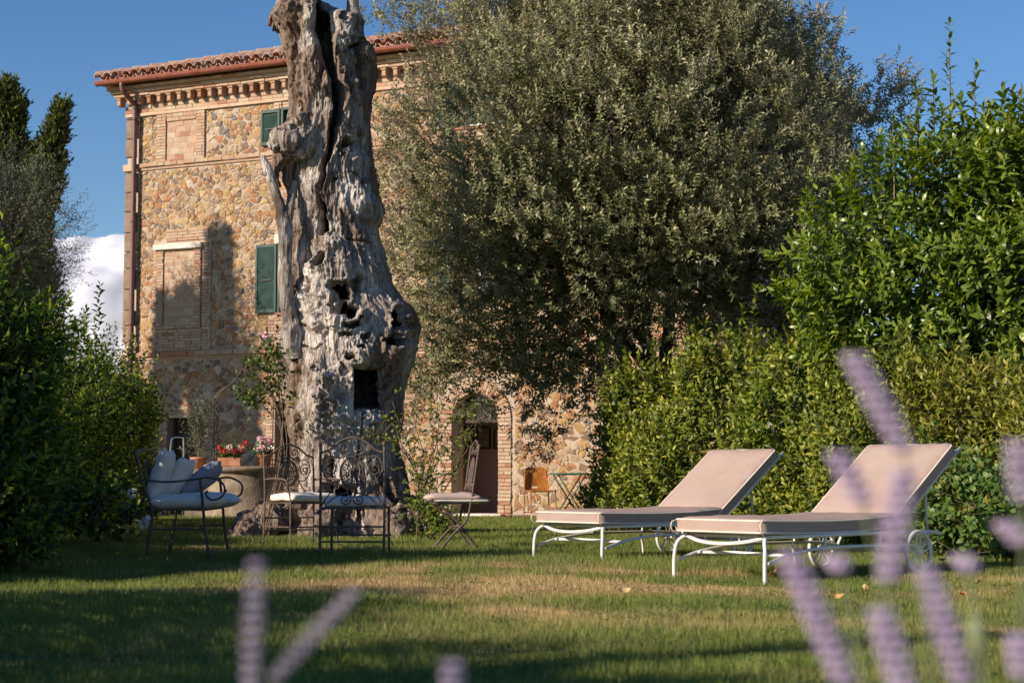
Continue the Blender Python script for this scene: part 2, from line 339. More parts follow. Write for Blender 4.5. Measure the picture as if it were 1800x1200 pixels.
def glass_mat():
    m = bpy.data.materials.new('window_glass'); m.use_nodes = True; p = m.node_tree.nodes['Principled BSDF']
    p.inputs['Base Color'].default_value = (.03, .035, .045, 1); p.inputs['Roughness'].default_value = .04; p.inputs['Specular IOR Level'].default_value = .9; p.inputs['Coat Weight'].default_value = .6; return m
GLASS = glass_mat()
BAYS = (3.98, 7.6, 11.25)
OPEN = [(1.06, 1.74, 0, 1.8), (3.5, 4.5, 0, 2.05), (7.15, 8.04, 0, 2.16)]
for b in BAYS: OPEN += [(b - .46, b + .46, 3.7, 5.02), (b - .42, b + .42, 6.86, 7.56)]
def cells(x0, x1, z0, z1, holes):
    xs = sorted({x0, x1, *[min(max(v, x0), x1) for h in holes for v in h[:2]]}); zs = sorted({z0, z1, *[min(max(v, z0), z1) for h in holes for v in h[2:]]})
    for i in range(len(xs) - 1):
        for k in range(len(zs) - 1):
            cx, cz = (xs[i] + xs[i + 1]) / 2, (zs[k] + zs[k + 1]) / 2
            if not any(h[0] < cx < h[1] and h[2] < cz < h[3] for h in holes): yield xs[i], xs[i + 1], zs[k], zs[k + 1]
w = MB()
for x0, x1, z0, z1 in cells(0, HL, 0, 8.26, OPEN): w.box(x0, x1, 0, .42, z0, z1)
w.box(0, .4, .42, HD, 0, 8.26); w.box(HL - .4, HL, .42, HD, 0, 8.26); w.box(.4, HL - .4, HD - .4, HD, 0, 8.26)
wall = w.build('wall', MORTAR, villa)

# ---- rubble stones: cells of a jittered, coursed diagram
def clip_poly(poly, a, b, c):
    out = []; n = len(poly)
    for i in range(n):
        p, q = poly[i], poly[(i + 1) % n]; dp = a * p[0] + b * p[1] - c; dq = a * q[0] + b * q[1] - c
        if dp <= 0: out.append(p)
        if dp * dq < 0:
            t = dp / (dp - dq); out.append((p[0] + t * (q[0] - p[0]), p[1] + t * (q[1] - p[1])))
    return out
BR_HOLES = [(0, .27, 0, 8.3), (.68, 1.84, 6.7, 7.8), (.66, 2.02, 3.0, 5.2), (.95, 1.95, 5.19, 5.42), (.95, 1.06, 0, 1.9), (1.74, 2.2, 0, 1.95), (1.0, 1.9, 1.7, 2.0), (3.28, 3.5, 0, 2.3), (3.28, 4.75, 2.04, 2.35), (4.5, 4.75, 0, 2.3), (6.86, 7.16, 0, 1.7), (8.03, 8.34, 0, 1.7), (6.86, 8.34, 1.69, 2.46), (3.3, 4.66, 3.0, 3.72)]
for b in BAYS: BR_HOLES += [(b - .6, b + .6, 6.7, 7.8), (b - .56, b + .56, 3.55, 5.25)]
RUBBLE = [(.27, HL - .02, z0, z1) for z0, z1 in ((.1, 2.9), (3.08, 6.6), (6.76, 7.68))]
HOLES = OPEN + BR_HOLES
def rubble():
    seeds = []; z = .05
    while z < 7.7:
        h = rng.uniform(.075, .165); x = .2 + rng.uniform(0, .2)
        while x < HL:
            wd = rng.choice([rng.uniform(.05, .1), rng.uniform(.1, .2), rng.uniform(.2, .36)], p=(.34, .48, .18)); seeds.append((x + wd / 2 + rng.normal(0, .03), z + h / 2 + rng.normal(0, .045)))
            if rng.random() < .2: seeds.append((x + wd * .9, z + h * .1))
            x += wd
        z += h
    S = np.array(seeds) * (1, 1.25); res = []
    for i in range(len(S)):
        c = S[i]; dd = np.abs(S - c).max(1); nb = np.where((dd < .62) & (dd > 0))[0]; d2 = ((S[nb] - c) ** 2).sum(1); nb = nb[np.argsort(d2)][:22]
        poly = [(c[0] - .4, c[1] - .3), (c[0] + .4, c[1] - .3), (c[0] + .4, c[1] + .3), (c[0] - .4, c[1] + .3)]
        for j in nb:
            q = S[j]; a, b = q - c; poly = clip_poly(poly, a, b, (q @ q - c @ c) / 2)
            if len(poly) < 3: break
        if len(poly) < 3: continue
        base = [(p[0], p[1] / 1.25) for p in poly]
        xs = [p[0] for p in base]; zs = [p[1] for p in base]
        for r in RUBBLE:
            if max(xs) < r[0] or min(xs) > r[1] or max(zs) < r[2] or min(zs) > r[3]: continue
            q = base
            for a, b, cc in ((-1, 0, -r[0]), (1, 0, r[1]), (0, -1, -r[2]), (0, 1, r[3])):
                q = clip_poly(q, a, b, cc)
                if len(q) < 3: break
            for h in HOLES:      # trim against openings and brickwork, keeping the larger piece
                if len(q) < 3: break
                qx = [v[0] for v in q]; qz = [v[1] for v in q]
                if max(qx) <= h[0] + .004 or min(qx) >= h[1] - .004 or max(qz) <= h[2] + .004 or min(qz) >= h[3] - .004: continue
                best = []; ba = 0
                for a, b, cc in ((1, 0, h[0]), (-1, 0, -h[1]), (0, 1, h[2]), (0, -1, -h[3])):
                    t = clip_poly(q, a, b, cc)
                    if len(t) < 3: continue
                    T = np.array(t); A_ = .5 * abs(np.dot(T[:, 0], np.roll(T[:, 1], -1)) - np.dot(T[:, 1], np.roll(T[:, 0], -1)))
                    if A_ > ba: best, ba = t, A_
                q = best
            if len(q) < 3: continue
            q = np.array(q); ar = .5 * abs(np.dot(q[:, 0], np.roll(q[:, 1], -1)) - np.dot(q[:, 1], np.roll(q[:, 0], -1)))
            wd, ht = np.ptp(q, axis=0)
            if ar < .0035 or min(wd, ht) < .045: continue
            res.append((q, ar))
    return res
def stone_mesh(q):
    c = q.mean(0); m = np.linalg.norm(q - c, axis=1).mean(); q = c + (q - c) * max(.7, 1 - rng.uniform(.003, .011) / m)
    far = c[0] > 5.2
    for f in (() if far else (.12,)):     # cut the corners, then wobble the outline
        nx = np.roll(q, -1, 0); q = np.stack([q * (1 - f) + nx * f, q * f + nx * (1 - f)], 1).reshape(-1, 2)
    q = q + rng.normal(0, .008, q.shape); k = len(q); pr = rng.uniform(.003, .016); tl = rng.normal(0, .06, 2)
    def ring(s, y, jit):
        p = c + (q - c) * s; return np.stack([p[:, 0], y + (p - c) @ tl * (y < 0) + rng.normal(0, jit, k), p[:, 1]], -1)
    V = np.concatenate([ring(1, .006, 0), ring(.97, -pr * .55, .002), ring(.74, -pr, .004), [[c[0], -pr - .004, c[1]]]])
    j = np.arange(k); j2 = (j + 1) % k
    return V, [np.concatenate([np.stack([o + j, o + j2, o + k + j2, o + k + j], -1) for o in (0, k)]), np.stack([2 * k + j, 2 * k + j2, np.full(k, 3 * k)], -1)]
ST = rubble(); nst = len(ST)
vis = [(ar if q[:, 0].mean() < 3.45 else ar * .1) for q, ar in ST]; single = set(np.argsort(vis)[::-1][:300])
rest = MB()
for i, (q, ar) in enumerate(ST):
    V, F = stone_mesh(q); c = q.mean(0); mi = int(rng.choice(7, p=SP))
    if c[1] < 2.9 and rng.random() < .3: mi = int(rng.choice([2, 4, 5]))
    if abs(c[0] - 2.05) < .12 and abs(c[1] - 7.22) < .09: mi = 5
    if abs(c[0] - 2.3) < .13 and abs(c[1] - 7.22) < .09: mi = 6
    if i in single:
        me = raw_mesh('stone', V, F); me.materials.append(STONES[mi]); link('stone', me, wall)
    else: rest.add(V, F, mi)
rest.build('rubble_stones', STONES, wall, kind='stuff')

# ---- brickwork: laid brick by brick on the wall face
def bricks(name, areas, parent, y=-.02, bw=.26, bh=.056, gap=.009, probs=(.36, .3, .12, .22), kind='stuff', depth=.05, weather=.006):
    b = MB()
    for x0, x1, z0, z1 in areas:
        z = z0; row = 0; nr = max(1, round((z1 - z0) / (bh + gap))); h = (z1 - z0) / nr
        for row in range(nr):
            x = x0 - (bw / 2 if row % 2 else 0) + rng.normal(0, .01)
            while x < x1:
                l = bw * (rng.uniform(.9, 1.1) if rng.random() > .2 else .5); xa, xb = max(x, x0), min(x + l, x1)
                if xb - xa > .02:
                    d = y + rng.normal(0, weather); b.cbox(xa + gap * .3, xb - gap * .7, d, .004, z0 + row * h + gap * .5, z0 + (row + 1) * h - gap * .4, .004, int(rng.choice(4, p=probs)))
                x += l
    return b.build(name, BRICKS, parent, kind=kind)
cor = MB(); L0, L1 = -.05, HL + .05
cor.box(L0 + .02, L1 - .02, -.06, .2, 7.69, 7.75); cor.box(L0, L1, -.03, .2, 7.75, 7.9); cor.box(-.2, HL + .2, -.2, .2, 8.06, 8.12); cor.box(-.25, HL + .25, -.25, .2, 8.125, 8.185); cor.box(-.3, HL + .3, -.31, .2, 8.19, 8.25)
cornice = cor.build('cornice', mat('cornice_brick', (.5, .33, .23), (.58, .43, .32), 10, .9, .4, 50), villa)
bricks('cornice_bricks', [(L0, L1, 7.755, 7.9)], cornice, -.045)
for (zz, yy, e) in ((8.062, -.212, .2), (8.127, -.262, .25), (8.192, -.322, .3)):
    b = MB(); x = -e
    while x < HL + e:
        l = .27 * rng.uniform(.9, 1.08); b.cbox(x, min(x + l - .008, HL + e), yy + rng.normal(0, .004), -.1, zz + .004, zz + .053, .004, int(rng.choice(4, p=(.4, .3, .1, .2)))); x += l
    b.build('cornice_bricks', BRICKS, cornice, kind='stuff')
cb = MB().cbox(-.042, .042, -.16, 0, -.06, .052, .008).cbox(-.055, .055, -.18, 0, .052, .085, .006)
V, F, M = cb.arrays(); cme = raw_mesh('corbel', V, F)
cme2 = cme.copy(); cme.materials.append(BRICKS[0]); cme2.materials.append(BRICKS[2])
x = -.1; k = 0
while x < HL + .1:
    o = link('corbel', cme2 if k % 5 == 3 else cme, cornice); o.location = (x, -.028, 7.965 + rng.normal(0, .003)); x += .237; k += 1
# string courses
for z0, z1, nm in ((6.62, 6.75, 'string_course'), (2.92, 3.07, 'string_course')):
    s = MB(); s.box(.16, HL, -.055, .1, z0 + .05, z1); s.box(.16, HL, -.03, .1, z0, z0 + .048); so = s.build(nm, BRICKS[0], villa)
    bricks('course_bricks', [(.16, HL, z0 + .052, z1 - .002)], so, -.068, bw=.3, probs=(.45, .3, .15, .1))
    MB().cbox(-.06, .17, -.08, .2, z0 - .005, z1 + .005, .012).build('end_block', BRICKS[3], so)
# quoins: dressed grey-brown blocks up the corner
z = .0
while z < 7.66:
    h = rng.uniform(.3, .42)
    if not (2.9 < z + h / 2 < 3.1 or 6.6 < z + h / 2 < 6.77):
        wd = rng.choice([.2, .24]); MB().cbox(-.03, wd, -.035 - rng.uniform(0, .012), .2, z + .008, min(z + h, 7.68) - .008, .012).build('quoin', QUOIN, wall)
    z += h
# blind windows
def blind(x0, x1, z0, z1, ox0, ox1, oz0, oz1, lintel):
    r = MB(); r.box(x0, x1, -.012, .02, z0, z1); o = r.build('blind_window', MORTAR, villa)
    bricks('infill_bricks', [(x0, x1, z0, z1)], o, -.016, bw=.24 if lintel else .22, bh=.058 if lintel else .1, probs=(.45, .45, .02, .08), weather=.002, gap=.006)
    fr = [(ox0, x0, oz0, oz1), (x1, ox1, oz0, oz1), (x0, x1, oz0, z0)]
    if z1 + .02 < oz1 and not lintel: fr.append((x0, x1, z1, oz1))
    bricks('surround_bricks', fr, o, -.045, probs=(.5, .36, .04, .1), weather=.003, gap=.006)
    if lintel: MB().cbox(ox0 - .06, ox1 + .03, -.1, .02, z1, z1 + .105, .008).build('lintel', WHITE_STONE, o)
blind(.93, 1.64, 6.78, 7.53, .7, 1.83, 6.752, 7.685, False)
blind(.92, 1.63, 3.56, 5.03, .76, 1.79, 3.5, 5.03, True)
bricks('patch_bricks', [(.66, .76, 3.08, 5.02), (1.81, 2.02, 3.08, 5.18), (.66, 1.81, 3.08, 3.49), (.95, 1.95, 5.19, 5.42), (.95, 1.06, 0, 1.8), (1.74, 2.2, 0, 1.95), (1.0, 1.74, 1.8, 2.0), (3.28, 3.5, 0, 2.3), (3.5, 4.75, 2.05, 2.35), (4.5, 4.75, 0, 2.05), (3.3, 4.66, 3.08, 3.62)], wall, -.026, probs=(.46, .38, .05, .11), gap=.007, weather=.004)
for b in BAYS: bricks('window_bricks', [(b - .6, b - .42, 6.755, 7.685), (b + .42, b + .6, 6.755, 7.685), (b - .42, b + .42, 6.755, 6.86), (b - .42, b + .42, 7.56, 7.685), (b - .56, b - .46, 3.62, 5.02), (b + .46, b + .56, 3.62, 5.02)], wall, -.026)
# windows with louvred shutters folded back on the wall
def louvre(parent, x, z0, z1, wd, y=-.075):
    s = MB(); t = .045
    for a in ((x, x + t, z0, z1), (x + wd - t, x + wd, z0, z1), (x + t, x + wd - t, z0, z0 + .06), (x + t, x + wd - t, z1 - .06, z1)): s.cbox(a[0], a[1], y, y + .038, a[2], a[3], .003)
    o = s.build('shutter', GREEN_PAINT, parent); sl = MB(); z = z0 + .065
    while z < z1 - .09:
        sl.add([(x + t, y + .005, z), (x + wd - t, y + .005, z), (x + wd - t, y + .03, z + .045), (x + t, y + .03, z + .045), (x + t, y + .012, z), (x + wd - t, y + .012, z), (x + wd - t, y + .036, z + .045), (x + t, y + .036, z + .045)], [[(0, 1, 2, 3), (0, 4, 5, 1), (3, 2, 6, 7), (4, 7, 6, 5)]])
        z += .04
    sl.build('slats', GREEN_PAINT, o, kind='stuff')
    MB().box(x + wd * .3, x + wd * .75, y - .012, y, (z0 + z1) / 2 - .04, (z0 + z1) / 2 - .025).build('latch', DARK_IRON, o)
def window(b, z0, z1, hw, lint):
    f = MB()
    for a in ((b - hw, b - hw + .06, z0, z1), (b + hw - .06, b + hw, z0, z1), (b - hw + .06, b + hw - .06, z0, z0 + .06), (b - hw + .06, b + hw - .06, z1 - .06, z1), (b - .035, b + .035, z0 + .06, z1 - .06)): f.box(a[0], a[1], .12, .18, a[2], a[3])
    o = f.build('window', WHITE_PAINT, villa)
    for s in (-1, 1): MB().box(min(b + s * .035, b + s * (hw - .06)), max(b + s * .035, b + s * (hw - .06)), .145, .155, z0 + .06, z1 - .06).build('pane', GLASS, o)
    MB().box(b - hw - .05, b + hw + .05, -.06, .1, z0 - .045, z0 - .003).build('sill', BRICKS[2], o)
    if lint: MB().cbox(b - hw - .1, b + hw + .1, -.03, .1, z1 + .003, z1 + .17, .006).build('lintel', WHITE_STONE, o)
    sf = MB(); sf.box(b - hw - .02, b - hw + .04, -.05, .1, z0, z1 + .01); sf.box(b - hw, b + hw, -.055, .08, z1 - .035, z1 + .006); sf.build('shutter_frame', GREEN_PAINT, o)
    for s in (-1, 1): louvre(villa, b + s * hw - (hw + .02 if s < 0 else -.02), z0, z1 - .01, hw)
for b in BAYS: window(b, 3.72, 5.01, .46, True); window(b, 6.87, 7.55, .42, False)
# downpipe and gutter
g = MB(); n = 15; a = np.linspace(np.pi, 2 * np.pi, n); xs = np.array([-.42, HL + .42])
prof = np.concatenate([np.stack([np.cos(a) * .075, np.sin(a) * .075], -1), np.stack([np.cos(a[::-1]) * .066, np.sin(a[::-1]) * .066], -1)])
V = np.concatenate([np.stack([np.full(30, x), prof[:, 0] - .47, prof[:, 1] + 8.335], -1) for x in xs]); j = np.arange(30)
g.add(V, [np.stack([j, (j + 1) % 30, 30 + (j + 1) % 30, 30 + j], -1)])
for e in (0, 1): g.add(np.stack([np.full(n, xs[e]), np.cos(a) * .074 - .47, np.sin(a) * .074 + 8.335], -1), [np.arange(n)[None]])
for x in np.arange(.1, HL, .95): g.tube(arc((x, -.47, 8.335), .079, np.pi, 2 * np.pi, 9, 'yz'), .006, 4)
g.tube([(-.42, -.545, 8.335), (HL + .42, -.545, 8.335)], .012, 6)
g.build('gutter', COPPER, villa, smooth=True)
dp = MB(); dp.tube(bez([(.19, -.47, 8.28), (.19, -.47, 8.2), (.21, -.42, 8.1), (.235, -.16, 7.93), (.24, -.12, 7.82), (.24, -.115, 7.5), (.24, -.115, .15)], 8), .048, 10)
for z in (7.6, 5.6, 3.6, 1.6): dp.tube([(.24, -.115, z), (.24, -.115, z + .05)], .055, 10)
dp.build('downpipe', PIPE_M, villa, smooth=True)
# roof
TILE_MATS = [mat('tile_red', (.47, .21, .14), (.56, .34, .26), 8, .9, .4, 40, c3=(.45, .26, .2), rnd=.15), mat('tile_lichen', (.46, .40, .34), (.5, .33, .25), 7, .95, .5, 40, rnd=.12), mat('tile_pale', (.55, .33, .22), (.45, .22, .14), 7, .95, .5, 40, rnd=.12)]
SL = R(18); rz = 8.36; ov = .46; hh = (HD / 2 + ov) * math.tan(SL)
r = MB(); c = [(-ov, -ov, rz), (HL + ov, -ov, rz), (HL + ov, HD + ov, rz), (-ov, HD + ov, rz), (HD / 2, HD / 2, rz + hh), (HL - HD / 2, HD / 2, rz + hh)]
r.add(c, [[(0, 1, 5, 4), (2, 3, 4, 5)], [(1, 2, 5), (3, 0, 4)]]); r.box(-ov, HL + ov, -ov, HD + ov, rz - .045, rz - .005)
roof = r.build('roof', TILE_MATS[0], villa)
def tile(cover):
    a = np.linspace(0, np.pi, 9); b = MB(); s = 1 if cover else -1; ro0, ro1 = (.1, .08) if cover else (.085, .1); t = .016; ln = .46; P = []
    for yy, ro in ((0, ro0), (ln, ro1)):
        for q in (ro, ro - t): P.append(np.stack([np.cos(a) * q, np.full(9, yy), s * np.sin(a) * q * .85], -1))
    V = np.concatenate(P); f = []
    for i in range(8): f += [(i, i + 1, 19 + i, 18 + i), (9 + i, 27 + i, 28 + i, 10 + i), (i, 9 + i, 10 + i, i + 1)]
    f += [(0, 18, 27, 9), (8, 17, 35, 26)]
    return V, f
cs, sn = math.cos(SL), math.sin(SL); covers = tile(True); pans = tile(False); tme = {}
for nm, (V, f) in (('c', covers), ('p', pans)):
    for q in range(3):
        me = raw_mesh('roof_tile', V, [np.array(f)], False); me.materials.append(TILE_MATS[q]); tme[nm, q] = me
rt = MB(); col = np.arange(-ov + .1, HL + ov - .05, .215)
for row in range(9):
    s0 = row * .37 - .05; y = -ov + s0 * cs; z = rz + s0 * sn
    for x in col:
        if x < -ov + max(0, s0) * cs or x > HL + ov - max(0, s0) * cs: continue
        for nm, dx, dz in (('c', 0, .085), ('p', .1075, .075)):
            if nm == 'p' and row > 1: continue
            q = int(rng.choice(3, p=(.5, .25, .25) if nm == 'c' else (.5, .2, .3))); px = x + dx + rng.normal(0, .006); pz = z + dz + rng.normal(0, .006); tw = rng.normal(0, .025)
            if row == 0 or (row == 1 and nm == 'c') or (row == 2 and nm == 'c' and x < 6):
                o = link('roof_tile', tme[nm, q], roof); o.location = (px, y + rng.normal(0, .012), pz); o.rotation_euler = (SL - .03, 0, tw)
            else:
                V, f = covers if nm == 'c' else pans; V = V @ np.array([[1, 0, 0], [0, cs, sn], [0, -sn, cs]]) + (px, y, pz); rt.add(V, [np.array(f)], q)
rt.build('upper_tiles', TILE_MATS, roof, kind='stuff')
hp = MB()
for k in range(12):   # hip tiles up the left corner
    t0 = k * .36; p = np.array([-ov + t0 * .69, -ov + t0 * .69, rz + t0 * .69 * math.tan(SL) + .1]); V = covers[0] * (1.25, 1, 1.25); a = R(-45)
    V = np.stack([V[:, 0] * math.cos(a) - V[:, 1] * math.sin(a), V[:, 0] * math.sin(a) + V[:, 1] * math.cos(a), V[:, 2] + V[:, 1] * .2], -1) + p; hp.add(V, [np.array(covers[1])], int(rng.choice(3)))
hp.build('hip_tiles', TILE_MATS, roof, kind='stuff')
# ground floor doors
MB().box(1.06, 1.74, .2, .25, .01, 1.8).box(1.06, 1.12, .17, .2, 0, 1.8).box(1.68, 1.74, .17, .2, 0, 1.8).box(1.38, 1.42, .18, .2, 0, 1.8).build('door', DARK_WOOD, villa)
MB().box(3.5, 4.5, .22, .27, .01, 2.05).box(3.5, 3.58, .17, .22, 0, 2.05).box(3.98, 4.02, .18, .22, 0, 2.05).build('door', DARK_WOOD, villa)
# arched doorway with fanlight, room behind
ax, az, ar = 7.595, 1.7, .445
b = MB(); nA = 24; aa = np.linspace(0, np.pi, nA + 1)
for i in range(nA):    # spandrels over the arch, filling the square opening
    p0 = (ax + ar * math.cos(aa[i]), az + ar * math.sin(aa[i])); p1 = (ax + ar * math.cos(aa[i + 1]), az + ar * math.sin(aa[i + 1]))
    V = [(p0[0], y, p0[1]) for y in (.003, .42)] + [(p1[0], y, p1[1]) for y in (.003, .42)] + [(p1[0], y, 2.16) for y in (.003, .42)] + [(p0[0], y, 2.16) for y in (.003, .42)]
    b.add(V, [[(0, 2, 4, 6), (1, 7, 5, 3), (0, 1, 3, 2)]])
arch_o = b.build('arch', BRICKS[1], villa)
for i in range(22):
    a0, a1 = np.pi * i / 22 + .012, np.pi * (i + 1) / 22 - .012; d = -.035 + rng.normal(0, .004); P = []
    for y in (d, .004):
        for rr_, an in ((ar, a0), (ar, a1), (ar + .25, a1), (ar + .25, a0)): P.append((ax + rr_ * math.cos(an), y, az + rr_ * math.sin(an)))
    MB().add(P, [[(0, 3, 2, 1), (0, 1, 5, 4), (1, 2, 6, 5), (2, 3, 7, 6), (3, 0, 4, 7)]]).build('brick', BRICKS[int(rng.choice(4, p=(.4, .3, .15, .15)))], arch_o)
bricks('jamb_bricks', [(6.9, 7.15, 0, 1.7), (8.04, 8.3, 0, 1.7)], arch_o, -.03)
PL = mat('mauve_plaster', (.6, .43, .42), (.64, .47, .45), 2, .9)
rm = MB(); rm.box(5.0, 9.4, 1.9, 2.0, 0, 2.6); rm.box(5.0, 5.1, .42, 1.9, 0, 2.6); rm.box(9.3, 9.4, .42, 1.9, 0, 2.6); rm.box(5.0, 9.4, .42, 2.0, 2.6, 2.7); rm.box(5.02, 9.38, .0, 1.9, -.02, .035)
rm.build('hallway', PL, villa)
for x in (6.5, 6.84, 7.2):
    f = MB()
    for q in ((x - .15, x - .12, 1.2, 1.62), (x + .12, x + .15, 1.2, 1.62), (x - .12, x + .12, 1.2, 1.23), (x - .12, x + .12, 1.59, 1.62)): f.box(q[0], q[1], 1.86, 1.898, q[2], q[3])
    fo = f.build('picture_frame', DARK_WOOD, villa); MB().box(x - .12, x + .12, 1.88, 1.897, 1.23, 1.59).build('print', mat('old_print', (.5, .42, .36), (.3, .2, .17), 14, .8), fo)
MB().cbox(7.02, 8.16, -.16, .42, 0, .045, .01).build('threshold', WHITE_STONE, villa)
MB().box(7.15, 8.04, .2, .27, 1.63, 1.7).build('transom', DARK_WOOD, villa)
fl = MB(); aa = np.linspace(0, np.pi, 25); P = [(ax, .245, az + .002)] + [(ax + (ar - .004) * math.cos(t), .245, az + (ar - .004) * math.sin(t)) for t in aa]
fl.add(P, [[(0, i + 1, i + 2) for i in range(24)]]); flo = fl.build('fanlight', GLASS, villa)
fb = MB()
for t in np.linspace(0, np.pi, 9)[1:-1]: fb.tube([(ax, .22, az), (ax + ar * math.cos(t), .22, az + ar * math.sin(t))], .009, 5)
for q in (.14, .3, ar - .01): fb.tube(arc((ax, .22, az), q, 0, np.pi, 17), .009, 5)
fb.build('fanlight_bars', DARK_IRON, flo)
for s, x in ((0, 7.17),):   # the open leaf folded into the hall
    MB().box(8.06, 8.11, .45, 1.15, .04, 1.62).build('door', DARK_WOOD, villa)

# ================================================================== VEGETATION
# ------------------------------------------------------------------ the dead, gnarled tree
def dead_wood():
    m = bpy.data.materials.new('dead_wood'); m.use_nodes = True; n = m.node_tree.nodes; l = m.node_tree.links; p = n['Principled BSDF']
    p.inputs['Roughness'].default_value = .9; p.inputs['Specular IOR Level'].default_value = .15
    tc = n.new('ShaderNodeTexCoord')
    def nz_(scale, st, det=5, dist=0.):
        mp = n.new('ShaderNodeMapping'); mp.inputs['Scale'].default_value = st; l.new(tc.outputs['Object'], mp.inputs['Vector'])
        t = n.new('ShaderNodeTexNoise'); t.inputs['Scale'].default_value = scale; t.inputs['Detail'].default_value = det; t.inputs['Distortion'].default_value = dist; l.new(mp.outputs[0], t.inputs['Vector']); return t
    big = nz_(3.4, (1, 1, .5), 6); grain = nz_(26, (1, 1, .13), 5, .6); fine = nz_(70, (1, 1, .6), 5)
    r1 = n.new('ShaderNodeValToRGB'); e = r1.color_ramp.elements; e[0].position = .34; e[0].color = (.15, .115, .1, 1); e[1].position = .66; e[1].color = (.62, .56, .515, 1); x = e.new(.5); x.color = (.36, .31, .28, 1); l.new(big.outputs['Fac'], r1.inputs['Fac']); pa = n.new('ShaderNodeAttribute'); pa.attribute_name = 'pale'; mp_ = n.new('ShaderNodeMix'); mp_.data_type = 'RGBA'; l.new(pa.outputs['Fac'], mp_.inputs[0]); l.new(r1.outputs[0], mp_.inputs[6]); mp_.inputs[7].default_value = (.8, .735, .67, 1)
    r2 = n.new('ShaderNodeValToRGB'); e = r2.color_ramp.elements; e[0].position = .34; e[0].color = (.36, .32, .3, 1); e[1].position = .56; e[1].color = (1, 1, 1, 1); l.new(grain.outputs['Fac'], r2.inputs['Fac'])
    mul = n.new('ShaderNodeMix'); mul.data_type = 'RGBA'; mul.blend_type = 'MULTIPLY'; mul.inputs[0].default_value = .75; l.new(mp_.outputs[2], mul.inputs[6]); l.new(r2.outputs[0], mul.inputs[7])
    a = n.new('ShaderNodeAttribute'); a.attribute_name = 'bark'; r3 = n.new('ShaderNodeValToRGB'); e = r3.color_ramp.elements; e[0].position = .35; e[0].color = (.10, .068, .05, 1); e[1].position = .7; e[1].color = (.29, .205, .155, 1); l.new(grain.outputs['Fac'], r3.inputs['Fac'])
    mx = n.new('ShaderNodeMix'); mx.data_type = 'RGBA'; l.new(a.outputs['Fac'], mx.inputs[0]); l.new(mul.outputs[2], mx.inputs[6]); l.new(r3.outputs[0], mx.inputs[7]); l.new(mx.outputs[2], p.inputs['Base Color'])
    mpv = n.new('ShaderNodeMapping'); mpv.inputs['Scale'].default_value = (1, 1, .22); l.new(tc.outputs['Object'], mpv.inputs['Vector']); mixv = n.new('ShaderNodeMix'); mixv.data_type = 'VECTOR'; mixv.inputs[0].default_value = .12; l.new(mpv.outputs[0], mixv.inputs[4]); l.new(big.outputs['Color'], mixv.inputs[5])
    vo = n.new('ShaderNodeTexVoronoi'); vo.feature = 'DISTANCE_TO_EDGE'; vo.inputs['Scale'].default_value = 9; l.new(mixv.outputs[1], vo.inputs['Vector']); rv = n.new('ShaderNodeValToRGB'); e = rv.color_ramp.elements; e[0].position = .0; e[0].color = (.3, .25, .22, 1); e[1].position = .045; e[1].color = (1, 1, 1, 1); l.new(vo.outputs['Distance'], rv.inputs['Fac'])
    mul2 = n.new('ShaderNodeMix'); mul2.data_type = 'RGBA'; mul2.blend_type = 'MULTIPLY'; mul2.inputs[0].default_value = .8; l.new(mx.outputs[2], mul2.inputs[6]); l.new(rv.outputs[0], mul2.inputs[7]); l.new(mul2.outputs[2], p.inputs['Base Color'])
    ad = n.new('ShaderNodeMath'); ad.operation = 'ADD'; l.new(grain.outputs['Fac'], ad.inputs[0]); ml = n.new('ShaderNodeMath'); ml.operation = 'MULTIPLY'; ml.inputs[1].default_value = .6; l.new(fine.outputs['Fac'], ml.inputs[0]); l.new(ml.outputs[0], ad.inputs[1])
    b = n.new('ShaderNodeBump'); b.inputs['Strength'].default_value = .9; b.inputs['Distance'].default_value = .035; l.new(ad.outputs[0], b.inputs['Height']); l.new(b.outputs[0], p.inputs['Normal']); return m
DEAD = dead_wood(); TY = 20.2
dead = thing('dead_tree', 'massive hollow dead tree trunk with burls and bleached bark', 'tree', (-2.0, TY, 0))
